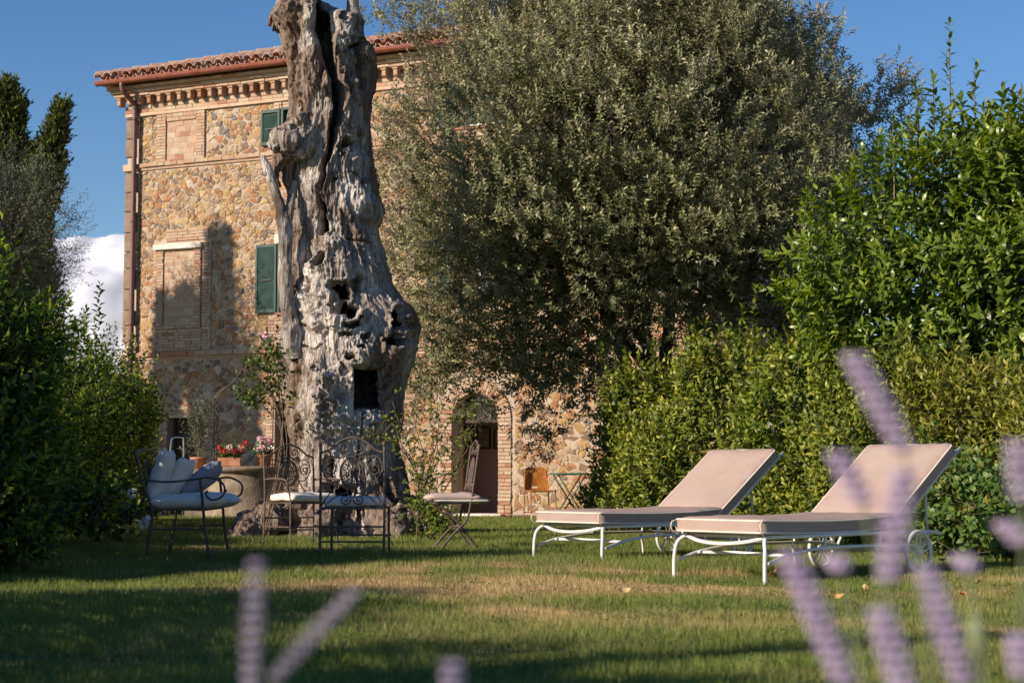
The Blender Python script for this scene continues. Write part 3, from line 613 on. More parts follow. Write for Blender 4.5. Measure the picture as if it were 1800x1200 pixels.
def dead_trunk():
    Ltab = np.array([(-110, 500), (-40, 492), (0, 488), (20, 481), (35, 477), (54, 487), (76, 497), (97, 505), (130, 510), (173, 511), (195, 509), (217, 503), (240, 500), (283, 508), (300, 512), (350, 512), (420, 512), (480, 511), (540, 512), (570, 505), (600, 494), (640, 490), (660, 497), (700, 503), (740, 506), (770, 512), (800, 514), (830, 512), (870, 505), (905, 496), (925, 484), (942, 470)], float)
    Rtab = np.array([(-110, 560), (-40, 572), (0, 585), (12, 589), (22, 600), (29, 618), (36, 636), (50, 634), (65, 636), (80, 644), (92, 656), (108, 661), (130, 657), (152, 655), (173, 650), (217, 648), (262, 651), (283, 655), (320, 658), (335, 662), (365, 671), (390, 671), (402, 664), (435, 669), (470, 680), (500, 690), (520, 699), (540, 716), (560, 726), (590, 730), (612, 732), (630, 728), (650, 722), (670, 716), (690, 711), (730, 708), (760, 702), (780, 698), (800, 702), (830, 710), (860, 716), (905, 722), (925, 730), (942, 738)], float)
    NV, NU = 680, 350; yy = np.linspace(-110, 942, NV); xl = np.interp(yy, Ltab[:, 0], Ltab[:, 1]); xr = np.interp(yy, Rtab[:, 0], Rtab[:, 1])
    t = np.linspace(-1, 1, NU, endpoint=False); phi = np.pi * (t + .22 * np.sin(np.pi * t) * -1)       # more columns on the front
    PX = ((xl + xr) / 2)[:, None] + ((xr - xl) / 2)[:, None] * np.sin(phi)[None]; YY = np.broadcast_to(yy[:, None], PX.shape); front = np.cos(phi)[None] > -.1
    cen = np.array([at((a + b) / 2, y, TY) for a, b, y in zip(xl, xr, yy)]); edge = np.array([at(b, y, TY) for b, y in zip(xr, yy)])
    rad = (edge - cen)[:, 0]; rad = rad * .985; z = cen[:, 2]; z = z - z[-1] * np.linspace(0, 1, NV) ** 8
    P = np.stack([cen[:, 0][:, None] + rad[:, None] * np.sin(phi), TY - (rad * .95 + .02)[:, None] * np.cos(phi), np.broadcast_to(z[:, None], PX.shape)], -1)
    N = np.stack([np.broadcast_to(np.sin(phi)[None], PX.shape), np.broadcast_to(-np.cos(phi)[None], PX.shape), 0 * PX], -1)
    W = PX + 8 * noise(np.stack([PX / 17, YY / 17, 0 * PX], -1), 41) + 2.6 * noise(np.stack([PX / 5, YY / 5, 0 * PX], -1), 43); H = YY + 8 * noise(np.stack([PX / 17, YY / 17, 0 * PX + 9], -1), 42) + 2.6 * noise(np.stack([PX / 5, YY / 5, 0 * PX + 9], -1), 44)
    D = np.zeros_like(PX); ring = np.zeros_like(PX); cut = np.zeros(PX.shape, bool); calm = sstep(420, 500, H) * sstep(528, 548, W) * sstep(690, 640, W) * sstep(900, 850, H)
    for cx, cy, rx, ry, am in ((520, 245, 26, 26, .17), (548, 240, 16, 18, .09), (545, 172, 22, 17, .06), (586, 156, 15, 12, .1), (572, 175, 12, 14, .06), (585, 490, 42, 46, .15), (600, 450, 26, 24, .08), (560, 545, 26, 24, .09), (588, 570, 36, 17, .1), (640, 560, 14, 10, .06), (592, 680, 19, 20, .07), (622, 668, 14, 22, .07), (584, 724, 27, 23, .07), (613, 736, 14, 12, .05), (656, 744, 22, 20, .1), (600, 757, 22, 9, .05), (712, 565, 20, 52, .12), (700, 628, 22, 16, .08), (655, 372, 20, 20, .09), (634, 352, 12, 14, .05), (655, 330, 10, 12, .05), (593, 432, 16, 12, .08), (568, 470, 14, 22, .05), (512, 610, 18, 24, .09), (645, 636, 16, 14, .07), (612, 42, 15, 16, .05), (616, 75, 12, 14, .06), (530, 690, 16, 40, .05), (567, 656, 10, 10, .03), (545, 20, 26, 12, .08), (570, 8, 16, 10, .06)):
        q = ((W - cx) / rx) ** 2 + ((H - cy) / ry) ** 2; g = np.exp(-q ** 1.25); D += am * g; ring += np.exp(-q * .6) * np.sin(np.sqrt(q) * 11 + cx) * .0065
    for cx, cy, rx, ry, am in ((607, 520, 15, 18, .3), (618, 555, 18, 13, .26), (594, 545, 5, 14, .1), (637, 508, 8, 16, .16), (706, 566, 9, 24, .34), (700, 606, 14, 11, .3), (624, 633, 11, 10, .26), (646, 616, 7, 6, .16), (633, 576, 14, 6, .18), (579, 470, 9, 8, .16), (617, 266, 5, 12, .16), (631, 254, 4, 11, .13), (612, 284, 3.5, 7, .1), (609, 42, 7, 7, .16), (568, 654, 5, 6, .06), (584, 716, 12, 12, .06), (592, 682, 7, 8, .07), (612, 662, 6, 9, .06), (655, 375, 6, 5, .08), (602, 866, 36, 19, .5), (588, 826, 7, 26, .25), (660, 745, 9, 6, .05), (596, 322, 4, 7, .08), (545, 254, 10, 8, .12), (527, 168, 5, 5, .03), (618, 82, 3, 6, .06), (628, 95, 3.5, 9, .1), (625, 318, 5, 7, .06), (640, 330, 5, 5, .05), (563, 620, 22, 3.5, .05), (620, 590, 10, 5, .12), (650, 600, 8, 4, .1), (560, 585, 28, 3, .05), (560, 520, 5, 16, .05), (672, 470, 5, 5, .06)):
        q = np.sqrt(((W - cx) / rx) ** 2 + ((H - cy) / ry) ** 2); D -= (am * 1.5 if am < .25 else .16) * sstep(1.12, .8, q); cut |= (q < .8) & (am >= .25) & front; D += .012 * np.exp(-((q - 1.28) / .2) ** 2)
    q = np.maximum(np.abs((PX - 656) / 25), np.abs((YY - 687) / 37)) + .02 * noise(np.stack([PX / 9, YY / 9, 0 * PX], -1), 8); D -= .12 * sstep(1.03, .95, q); cut |= (q < .93) & front      # the sawn square opening
    def groove(tab, depth, soft=1.5, back=1.0, op=0):
        nonlocal D, cut
        tb = np.array(tab, float); c = np.interp(yy, tb[:, 0], tb[:, 1]); hw = np.interp(yy, tb[:, 0], tb[:, 2]); ok = ((yy >= tb[0, 0]) & (yy <= tb[-1, 0]))[:, None]
        qq = np.abs(PX + .4 * (W - PX) - c[:, None]) / np.maximum(hw, .3)[:, None]; cut = cut | (ok & (qq < op) & front); D = D - np.where(ok, depth * sstep(soft, .7, qq), 0) + np.where(ok, .02 * np.exp(-((qq - soft - .35) / .4) ** 2) * back, 0)
    groove([(-110, 560, 14), (0, 572, 12), (28, 579, 19), (60, 578, 21), (90, 580, 18), (130, 586, 14), (158, 597, 8), (190, 599, 9), (240, 595, 8), (280, 587, 7), (315, 577, 4.5), (350, 571, 3.2), (380, 576, 6), (415, 578, 8), (428, 578, 4)], .22, 1.2, 1.0, .9)
    groove([(72, 634, 3), (100, 636, 5), (140, 641, 5), (168, 640, 2)], .2); groove([(60, 524, 2), (100, 529, 3), (140, 528, 3), (165, 524, 1)], .12); groove([(470, 526, 3), (520, 526, 5), (560, 525, 7), (590, 530, 7), (605, 535, 2)], .22)
    groove([(425, 560, 2), (460, 553, 5), (500, 543, 4), (540, 537, 3), (560, 533, 1)], .08); groove([(690, 531, 1), (740, 533, 3), (800, 530, 3), (860, 526, 3), (880, 524, 1)], .16); groove([(100, 601, 1), (300, 604, 1.2), (330, 600, .8)], .04); groove([(640, 662, 1), (760, 640, 1.2), (830, 636, 2), (930, 640, 3)], .1); groove([(800, 676, 2), (860, 684, 4), (940, 690, 5)], .18); groove([(820, 548, 1), (940, 540, 4)], .12)
    q = np.abs(YY - (433 + (PX - 640) * .14)) / 1.6; D -= np.where((PX > 615) & (PX < 664), .07 * sstep(1.6, .6, q), 0)
    base = P + N * D[..., None] * .6; warp = np.stack([fbm(base * 1.7 + 3.3 * k, 3, 50 + k) for k in range(3)], -1); B = base + warp * .1
    bare = fbm(B * (3.2, 3.2, 1.6), 4, 61); ridg = 1 - np.abs(noise(B * (13, 13, 2.2), 62)) * 2; ridg2 = 1 - np.abs(noise(B * (27, 27, 6), 63)) * 2; knob = np.clip(noise(B * (6.5, 6.5, 5), 64) - .35, 0, 1); plate = fbm(base * (9, 9, 3.2), 3, 65)
    barkz = np.clip(sstep(548, 520, W) * sstep(590, 650, H) + sstep(545, 515, W) * sstep(190, 60, H) * .8 + sstep(535, 515, W) * sstep(420, 470, H) * sstep(600, 570, H) + .5 * sstep(860, 920, H) + .45 * np.clip(bare, 0, 1) * (W > 640), 0, 1)
    barkz = np.where(front, barkz, .4); barkz = np.clip(barkz * (.8 + .5 * plate) + .45 * sstep(.0, -.35, plate) * sstep(-.2, .5, bare) + .8 * sstep(.12, .45, fbm(B * (2.6, 2.6, 1.1), 3, 67)) * (1 - .8 * calm), 0, 1)
    flake = np.sign(plate - .12) * np.minimum(1, np.abs(plate - .12) * 14) * .5 + .5
    D = D + .045 * bare + (1 - .65 * calm) * (.021 * ridg + .015 * ridg2) + .009 * (1 - 2 * np.abs(noise(B * (52, 52, 5), 69))) + .004 * fbm(base * (34, 34, 20), 2, 68) + .045 * knob + ring * (1 + calm) + .02 * flake * (.35 + barkz) + barkz * (.03 * plate + .024 * (1 - np.abs(noise(B * (16, 16, 4), 66)) * 3))
    fl = np.exp(-((942 - yy) / 45) ** 2); D = D + fl[:, None] * .12 * (noise(np.stack([np.cos(phi) * 2.2, np.sin(phi) * 2.2, 0 * phi], -1), 71)[None] + .4)
    sil = np.abs(np.sin(phi))[None] ** 6; D = D - np.clip(D, 0, 1) * sil * .6
    D = np.maximum(D, -(rad * .93)[:, None]); P = P + N * D[..., None]; P[..., 2] += .02 * noise(P * 5, 80)
    i = np.arange(NV - 1)[:, None]; j = np.arange(NU)[None]; j2 = (j + 1) % NU
    f = np.stack([np.broadcast_to(q, (NV - 1, NU)) for q in (i * NU + j, (i + 1) * NU + j, (i + 1) * NU + j2, i * NU + j2)], -1).reshape(-1, 4)
    f = f[~cut.ravel()[f].all(1)]; top_c = P[0].mean(0); P = np.concatenate([P.reshape(-1, 3), top_c[None]]); ncap = len(P) - 1; j_ = np.arange(NU); capf = np.stack([j_, (j_ + 1) % NU, np.full(NU, ncap)], -1)      # the hollows open into the empty trunk
    me = raw_mesh('trunk', P - (-2.0, TY, 0), [f, capf], True, None, {'bark': np.append(barkz.ravel(), .5), 'pale': np.append((calm * (.5 + .6 * bare)).ravel(), 0)}); me.materials.append(DEAD); link('trunk', me, dead)
dead_trunk()
def gnarly(name, pts, radii, parent, org, seed, nu=36, step=.012, amp=.12, bark=0.0, knots=()):
    """a weathered limb: tube through the points with grain, knots and lumps"""
    p = bez(pts, 30); ra = np.interp(np.linspace(0, len(pts) - 1, len(p)), np.arange(len(pts)), radii); mb = MB().tube(p, ra, nu); V = mb.V[0]; k = len(p)
    ax_ = np.repeat(p, nu, 0); N = nz(V - ax_); rr = np.repeat(ra, nu); nn = .6 * fbm(V * 5, 3, seed) * amp + .35 * amp * (1 - 2 * np.abs(noise(V * (24, 24, 4), seed + 5))); d = nn * np.maximum(rr, .03) * 2.2
    for (t, ang, s, am) in knots:
        c = V[int(t * (k - 1)) * nu + int(ang * nu)]; d = d + am * np.exp(-((V - c) ** 2).sum(1) / s ** 2)
    me = raw_mesh(name, V + N * d[:, None] - org, [f for f in mb.F if f.shape[1] == 4] + [f for f in mb.F if f.shape[1] > 4], True, None, {'bark': np.full(len(V), bark)}); me.materials.append(DEAD); return link(name, me, parent)
TO = (-2.0, TY, 0); q = lambda x, y, dy=0: at(x, y, TY + dy)
gnarly('branch', [q(521, 625, -.5), q(514, 590, -.58), q(507, 555, -.6), q(502, 500, -.6), q(502, 440, -.6), q(500, 395, -.6), q(492, 365, -.6), q(483, 335, -.6), q(474, 308, -.6), q(468, 290, -.6), q(461, 274, -.62)], [.13, .125, .085, .075, .075, .08, .065, .05, .045, .045, .026], dead, TO, 3, knots=((.12, .3, .05, .03), (.14, .55, .04, .03)))
gnarly('branch', [q(501, 405, -.6), q(508, 375, -.58), q(512, 350, -.5), q(518, 320, -.42)], [.06, .05, .045, .03], dead, TO, 9)
gnarly('branch', [q(474, 310, -.6), q(466, 305, -.62), q(459, 303, -.63)], [.03, .036, .02], dead, TO, 12)
gnarly('broken_stub', [q(535, 262, -.35), q(512, 252, -.5), q(492, 248, -.52), q(475, 262, -.52)], [.2, .17, .12, .06], dead, TO, 15, amp=.3, bark=.1, knots=((.5, .2, .07, .06), (.7, .6, .06, .05)))
gnarly('broken_stub', [q(500, 262, -.45), q(489, 285, -.45), q(484, 310, -.45), q(489, 330, -.42)], [.1, .07, .05, .02], dead, TO, 18, amp=.5, bark=.9)
gnarly('broken_stub', [q(506, 262, -.35), q(506, 300, -.35), q(508, 335, -.35), q(506, 360, -.35)], [.09, .06, .04, .015], dead, TO, 19, amp=.5, bark=.9)
gnarly('stem', [q(622, 120, 0), q(622, 70, 0), q(621, 40, .02), q(620, 10, .02), q(619, -40, .02), q(624, -110, .05)], [.1, .12, .1, .06, .06, .045], dead, TO, 22, amp=.16)
gnarly('broken_stub', [q(497, 45, -.1), q(484, 38, -.12), q(472, 36, -.12)], [.12, .09, .04], dead, TO, 25, amp=.5, bark=.9)
for k, (pts, rd) in enumerate((([(-2.55, 19.75, .35), (-2.75, 19.45, .2), (-2.95, 19.2, .06), (-3.15, 18.95, -.08)], [.3, .24, .16, .1]), ([(-1.6, 19.7, .3), (-1.4, 19.35, .15), (-1.25, 19.1, -.05)], [.28, .22, .14]), ([(-2.1, 19.6, .25), (-2.15, 19.2, .12), (-2.25, 18.9, -.08)], [.25, .2, .12]), ([(-1.2, 20.1, .35), (-1.0, 19.8, .12), (-.9, 19.6, -.1)], [.25, .2, .12]), ([(-2.85, 20.3, .3), (-3.1, 20.2, .1), (-3.35, 20.1, -.1)], [.25, .2, .1]))):
    gnarly('root', pts, [v * .68 for v in rd], dead, TO, 30 + k, amp=.3, bark=.75)
gnarly('root', [(-1.28, 19.45, -.05), (-1.27, 19.42, .15), (-1.25, 19.42, .32), (-1.25, 19.43, .36)], [.17, .16, .12, .03], dead, TO, 44, amp=.35, bark=.8)

# ------------------------------------------------------------------ leaf colours
OAK_LEAF = leaf_mat('holm_oak_leaf', [(0, (.065, .072, .028)), (.5, (.205, .222, .09)), (.8, (.37, .36, .185)), (1, (.5, .465, .3))], .28, .5, .35, back=(.33, .3, .21))
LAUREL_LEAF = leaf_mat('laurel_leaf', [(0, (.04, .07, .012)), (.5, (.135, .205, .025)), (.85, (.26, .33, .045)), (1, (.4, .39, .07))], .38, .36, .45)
HEDGE_LEAF = leaf_mat('hedge_leaf', [(0, (.035, .055, .011)), (.5, (.12, .16, .022)), (.85, (.26, .29, .04)), (1, (.4, .37, .06))], .28, .45, .35)
LIME_LEAF = leaf_mat('yellow_green_leaf', [(0, (.07, .09, .014)), (.5, (.18, .2, .03)), (.85, (.3, .3, .05)), (1, (.4, .35, .08))], .35, .45, .35)
SHADE_TONED_LEAF = leaf_mat('shade_toned_hedge_leaf', [(0, (.012, .026, .008)), (.5, (.045, .085, .016)), (.85, (.2, .28, .042)), (1, (.34, .37, .06))], .42, .45, .3)  # shaded depths and sunlit tips are painted into this leaf ramp
CYPRESS_LEAF = leaf_mat('cypress_spray', [(0, (.03, .045, .014)), (.5, (.07, .095, .024)), (1, (.17, .19, .045))], .15, .7, .15)
OLIVE_LEAF = leaf_mat('olive_leaf', [(0, (.07, .085, .045)), (.6, (.12, .135, .075)), (1, (.2, .21, .14))], .2, .5, .3, back=(.24, .25, .19))
CREEPER_LEAF = leaf_mat('creeper_leaf', [(0, (.06, .12, .025)), (.7, (.11, .2, .04)), (.985, (.22, .25, .05)), (1, (.32, .22, .05))], .35, .45, .35)
ROSE_LEAF = leaf_mat('rose_leaf', [(0, (.05, .085, .02)), (.75, (.11, .16, .04)), (1, (.32, .24, .04))], .35, .45, .3)

# ------------------------------------------------------------------ holm oak in front of the villa
def oak():
    c = np.array([1.62, 23.3, 4.85]); root = thing('holm_oak', 'large round holm oak with grey green crown hiding half the villa', 'tree', (2.0, 23.3, 0))
    tb = MB(); o = np.array([2.0, 23.3, 0])
    trunks = [[(2.05, 23.3, 0), (2.0, 23.3, 1.2), (1.95, 23.2, 2.2), (1.7, 23.1, 3.4), (1.2, 23.0, 5.2)], [(2.1, 23.4, 0), (2.35, 23.4, 1.2), (2.45, 23.3, 2.3), (2.7, 23.5, 3.6), (3.2, 23.6, 5.4)], [(2.0, 23.5, 0), (1.75, 23.6, 1.3), (1.5, 23.6, 2.4), (1.0, 23.7, 3.6), (.2, 23.9, 5.0)], [(2.1, 23.4, .2), (2.2, 23.6, 2), (2.2, 23.9, 4), (2.1, 24.0, 6)], [(2.4, 23.3, 1.6), (2.9, 23.2, 2.25), (3.5, 23.1, 2.5), (4.1, 23.0, 3.1)], [(1.8, 23.2, 2.2), (1.2, 22.9, 2.9), (.4, 22.6, 3.5), (-.6, 22.4, 3.9)], [(1.95, 23.2, 2.0), (1.5, 22.4, 3.0), (1.2, 21.8, 4.0)]]
    for k, t in enumerate(trunks): limb(tb, np.array(t) - o, .15 if k < 4 else .08, .035, 8, k, .1)
    # branch tips through the crown; their leaf clumps make the outline
    n = 2300; d = unit(n); d[:, 2] = np.where(d[:, 2] < -.55, -d[:, 2], d[:, 2]); rr = rng.random(n) ** .3
    RX = np.where(d[:, 0] < 0, 3.35, 3.35); tip = c + d * rr[:, None] * np.stack([RX, np.full(n, 3.1), np.where(d[:, 2] > 0, 3.2, 2.75)], -1)
    lump = fbm(d * 1.9, 3, 90); tip = c + (tip - c) * (1 + .16 * lump)[:, None]
    px = tip[:, 0] / tip[:, 1] * 3000 + 900
    ex = []  # drooping sprays over the doorway wall, the wisp on the right, and the spur
    for x, y, Y, k, s in ((780, 640, 22.6, 12, .3), (830, 665, 22.5, 8, .22), (900, 655, 22.4, 14, .3), (960, 680, 22.3, 7, .2), (955, 755, 22.3, 4, .14), (1000, 640, 22.4, 12, .3), (730, 600, 22.8, 9, .3), (760, 700, 22.7, 6, .2), (700, 300, 23, 12, .35), (690, 430, 23, 9, .3), (720, 60, 23.5, 14, .35), (1535, 190, 24, 14, .28), (1550, 230, 24, 9, .25), (1520, 280, 24, 8, .3), (1060, 655, 22.4, 10, .3), (800, 590, 22.6, 22, .35), (900, 600, 22.5, 26, .35), (990, 590, 22.5, 22, .35), (1350, 470, 23.6, 70, .5), (1420, 420, 23.8, 50, .45), (1400, 560, 23.8, 40, .35), (1300, 540, 23.8, 40, .4), (1470, 330, 23.8, 30, .4)):
        ex.append(at(x, y, Y) + rng.normal(0, s, (k, 3)))
    n2 = 520; t2 = np.array([.95, 22.7, 3.55]) + unit(n2) * (rng.random(n2) ** .4)[:, None] * (2.6, 1.9, 1.35); tip = np.vstack([tip, t2]); px = tip[:, 0] / tip[:, 1] * 3000 + 900; n = len(tip)
    pyy = 838 - (tip[:, 2] - CAM_H) / tip[:, 1] * 3000; trim = ((px < 700 + (200 - pyy) * .22) & (pyy < 200)) | ((px > 1465 + np.clip(pyy, 0, 200) * .2) & (pyy < 320))
    keep = ~trim & ~((tip[:, 2] < 2.55) & (px > 1050) & (tip[:, 1] < 23.8)) & (rng.random(n) < np.where(px < 790, .72, 1)); tip = np.vstack([tip[keep]] + ex); n = len(tip)
    cen = c + np.array([.3, .2, -1.2]); out = nz(tip - cen); k = 7
    base = np.repeat(tip, k, 0) + rng.normal(0, .13, (n * k, 3)); od = nz(np.repeat(out, k, 0) * .8 + (0, 0, .35) + rng.normal(0, .55, (n * k, 3))); ln = rng.uniform(.18, .36, n * k)
    pos, ld, nr, s = shoot_leaves(base, od, ln, 17, R(75), R(35)); m = len(pos)
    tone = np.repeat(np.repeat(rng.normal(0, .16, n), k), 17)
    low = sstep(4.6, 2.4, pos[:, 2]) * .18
    leaves('crown', pos - o, ld, nr, rng.uniform(.048, .082, m), rng.uniform(.022, .034, m), OAK_LEAF, root, 0, np.clip(.46 + .55 * (s - .5) + tone - low + rng.normal(0, .17, m), 0, 1), fold=.18)  # outer shoot tips painted lighter to stand for sunlit leaves
    for i in rng.choice(n, 300, replace=False):
        a = tip[i]; b = cen + (a - cen) * .45 + rng.normal(0, .25, 3); p = np.array([b, (a + b) / 2 + rng.normal(0, .1, 3), a]) - o; limb(tb, p, .028, .006, 4, i, .04)
    tw = base[::14] ; te = tw + od[::14] * ln[::14][:, None]
    for a, b in zip(tw, te): tb.add([a - o, a - o + (.005, 0, 0), b - o], [[(0, 1, 2)]])
    tb.build('trunk', mat('oak_bark', (.06, .045, .035), (.12, .095, .075), 14, .95, .8, 30), root, smooth=True)
oak()

# ------------------------------------------------------------------ hedges and shrubs
def hedge(name, label, cat, line, height, thick, mat_, nsh, k, L, W, ln=(.15, .35), top_noise=.2, out_side=1, stems=24, lod=0, up=.8, tall=(), group=None, seed=0, inner=.5, top_len=1.0):
    """line: front-face polyline (near ground); thick goes away from the lit face"""
    line = np.array(line, float); seg = np.diff(line, axis=0); sl = np.linalg.norm(seg, axis=1); tot = sl.sum(); org = np.array([*line[0], 0])
    root = thing(name, label, cat, org, 0, group)
    def along(t):
        s = t * tot; i = np.clip(np.searchsorted(np.cumsum(sl), s), 0, len(sl) - 1); s0 = np.concatenate([[0], np.cumsum(sl)])[i]; p = line[i] + seg[i] * ((s - s0) / sl[i])[:, None]; dn = seg[i] / sl[i][:, None]; return p, dn, np.stack([dn[:, 1], -dn[:, 0]], -1) * out_side
    t = rng.random(nsh); p, dn, nv = along(t); hh = height if np.isscalar(height) else np.interp(t, np.linspace(0, 1, len(height)), height)
    hh = hh * (1 + top_noise * fbm(np.stack([t * tot * 1.3, 0 * t, 0 * t], -1), 3, seed + 5)); u = rng.random(nsh)
    dep = np.where(u < inner, rng.random(nsh) ** 1.6 * thick, rng.random(nsh) ** 2 * thick * .35); z = rng.uniform(.02, 1, nsh) * hh
    top = u > .82; z = np.where(top, hh * rng.uniform(.9, 1.02, nsh), z); dep = np.where(top, rng.random(nsh) * thick, dep)
    lump = .22 * fbm(np.stack([t * tot * 1.1, z * 1.3, 0 * t], -1), 3, seed + 1); taper = .25 * thick * (z / hh) ** 2
    q = p - nv * (dep + taper - lump)[:, None]; base = np.stack([q[:, 0], q[:, 1], z], -1)
    outv = np.stack([nv[:, 0], nv[:, 1], 0 * t], -1); d = outv * np.where(top, .1, .75)[:, None] + np.array([0, 0, 1.]) * np.where(top, 1.2, up)[:, None] + rng.normal(0, .38, (nsh, 3)); l = rng.uniform(*ln, nsh) * np.where(top, rng.uniform(.7, 1, nsh) * top_len, 1)
    for (x, y, Y, h) in tall:    # lone leaders standing above the rest
        a = at(x, y, Y); mm = 3; base = np.vstack([base] + [a - (0, 0, h * (j + 1) / mm) + rng.normal(0, .012, (1, 3)) for j in range(mm)]); d = np.vstack([d] + [np.array([[.03, 0, 1.]])] * mm); l = np.concatenate([l, np.full(mm, h / mm * 1.15)])
    pos, ld, nr, s = shoot_leaves(base, d, l, k); m = len(pos); tone = np.repeat(rng.normal(0, .15, len(base)), k)
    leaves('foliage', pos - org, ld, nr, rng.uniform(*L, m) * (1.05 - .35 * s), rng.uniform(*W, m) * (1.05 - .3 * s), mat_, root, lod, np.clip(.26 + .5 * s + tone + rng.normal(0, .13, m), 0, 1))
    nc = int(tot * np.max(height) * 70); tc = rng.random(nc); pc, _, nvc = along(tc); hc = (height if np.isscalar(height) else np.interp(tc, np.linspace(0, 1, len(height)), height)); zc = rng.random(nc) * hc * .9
    qc = pc - nvc * (thick * rng.uniform(.35, .75, nc))[:, None]; leaves('core_filler', np.stack([qc[:, 0], qc[:, 1], zc], -1) - org, unit(nc), unit(nc), rng.uniform(.18, .28, nc), rng.uniform(.12, .18, nc), mat_, root, 0, rng.random(nc) * .3)  # oversized dark leaves added in the core to stop sunlight leaking through
    sb = MB(); dd = nz(d)
    for i in rng.choice(len(base), min(len(base), 700), replace=False): a = base[i] - org; b = a + dd[i] * l[i] * .9; sb.tube([a - dd[i] * .08, a, b], [.006, .005, .002], 4)
    for i in range(stems):
        p_, _, nv_ = along(rng.random(1)); b = np.array([*(p_[0] - nv_[0] * thick * rng.uniform(.3, .8)), 0]) - org; h_ = (height if np.isscalar(height) else np.mean(height)) * rng.uniform(.6, .95); limb(sb, [b, b + (rng.normal(0, .1), rng.normal(0, .1), h_ * .5), b + (rng.normal(0, .2), rng.normal(0, .2), h_)], .025, .008, 5, i, .05)
    sb.build('stems', WOOD_STEM, root, kind='stuff'); return root
hedge('laurel_hedge', 'clipped dark green laurel hedge behind the two sun loungers', 'hedge', [(1.02, 22.2), (2.3, 18.6), (3.35, 15.95)], (1.85, 1.75, 1.6), .95, HEDGE_LEAF, 4600, 9, (.08, .125), (.034, .05), (.18, .34), lod=1, tall=((1322, 505, 18.0, .6), (1300, 540, 18.2, .45), (1150, 600, 20, .25), (1100, 615, 20.6, .25), (1400, 590, 17.2, .3), (1230, 600, 19, .3), (1060, 610, 21.4, .25), (1480, 590, 16.8, .3)), seed=11, top_len=1.6, up=.95)
hedge('lime_shrub', 'yellow green leafy shrub at the right behind the nearer lounger', 'shrub', [(3.3, 16.15), (3.9, 14.7), (4.6, 13.2), (5.0, 12.2)], (1.3, 1.25, 1.2, 1.15), .8, LIME_LEAF, 2300, 11, (.085, .13), (.026, .038), (.22, .45), lod=1, up=1.5, seed=21)
hedge('creeper_plant', 'low bright green creeper with reddening leaves under the yellow green shrub', 'plant', [(3.55, 15.0), (3.95, 14.05), (4.5, 12.9)], (.7, .75, .65), .35, CREEPER_LEAF, 420, 7, (.07, .12), (.045, .07), (.2, .4), lod=1, up=.5, stems=4, seed=31)
def laurel_tree():
    o = np.array([4.9, 17.9, 0]); root = thing('laurel_tree', 'tall bay laurel with upright leafy shoots against the sky at right', 'tree', o)
    tb = MB()
    for k, (dx, dy, h) in enumerate(((-1.1, -.2, 3.6), (-.4, .1, 4.4), (.3, -.2, 4.5), (1.0, .2, 4.2), (1.8, 0, 4.2), (-.7, -.5, 3.0))): limb(tb, [(.12 * k - .3, 0, 0), (dx * .5, dy * .5, h * .4), (dx, dy, h)], .06, .015, 6, k, .06)
    n = 6200; d = unit(n); d[:, 1] = -np.abs(d[:, 1]) * np.where(rng.random(n) < .8, 1, -1); rr = rng.random(n) ** .3
    c = np.array([5.95, 17.9, 2.5]); top = np.where(d[:, 2] > 0, 2.15, 2.3); base = c + d * rr[:, None] * np.stack([np.where(d[:, 0] < 0, 3.0 - 1.2 * np.clip(d[:, 2], 0, 1), 2.4), np.full(n, 1.5), top], -1) * (1 + .2 * fbm(d * 2.1, 3, 33))[:, None]
    base = base[(base[:, 2] > .25)]; n = len(base); out = nz(base - c + (0, 0, .8)); dd = nz(out * .9 + (0, 0, .5) + rng.normal(0, .42, (n, 3))); l = rng.uniform(.2, .42, n)
    for x, y, h in ((1668, 52, 1.0), (1712, 120, .75), (1792, 165, .6), (1765, 170, .5), (1612, 160, .45), (1570, 215, .5), (1640, 140, .55), (1690, 180, .5), (1500, 285, .4), (1545, 240, .35), (1740, 205, .4), (1600, 215, .4), (1775, 200, .5), (1655, 190, .5), (1470, 330, .3)):
        a = at(x, y, 17.3); mm = 3
        for j in range(mm): base = np.vstack([base, a - (0, 0, h * (j + 1) / mm) + rng.normal(0, .015, 3)]); dd = np.vstack([dd, [[.02, 0, 1]]]); l = np.append(l, h / mm * 1.2)
        tb.tube([a - o - (0, 0, h * 1.6), a - o], [.012, .004], 5)
    pos, ld, nr, s = shoot_leaves(base, dd, l, 12, R(75), R(28)); m = len(pos); tone = np.repeat(rng.normal(0, .14, len(base)), 12)
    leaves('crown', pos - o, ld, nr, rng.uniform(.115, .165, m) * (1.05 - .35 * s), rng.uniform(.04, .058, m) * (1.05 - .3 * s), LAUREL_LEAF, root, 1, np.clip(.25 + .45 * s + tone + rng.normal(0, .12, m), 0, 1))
    ni_ = 1500; di = unit(ni_); pi_ = c + di * (rng.random(ni_) ** .5)[:, None] * (1.9, 1.0, 1.6); leaves('core_filler', pi_ - o, unit(ni_), unit(ni_), rng.uniform(.2, .3, ni_), rng.uniform(.12, .18, ni_), LAUREL_LEAF, root, 0, rng.random(ni_) * .25)  # large dark filler leaves added inside to close gaps through the crown
    tb.build('trunk', WOOD_STEM, root)
laurel_tree()
LEFT_LINE = [(-5.75, 28.0), (-5.25, 24), (-4.95, 19), (-4.75, 15.5), (-4.7, 13)]
hedge('garden_hedge', 'long dark garden hedge along the left of the lawn', 'hedge', LEFT_LINE, (1.6, 1.9, 1.7, 1.0, 1.25), 1.3, SHADE_TONED_LEAF, 5200, 9, (.08, .12), (.034, .052), (.18, .42), out_side=-1, lod=0, stems=40, top_noise=.25, tall=((370 - 195, 505, 19.5, .5), (120, 520, 19, .4), (235, 600, 26, .4), (150, 545, 20, .35)), seed=41, top_len=1.9)
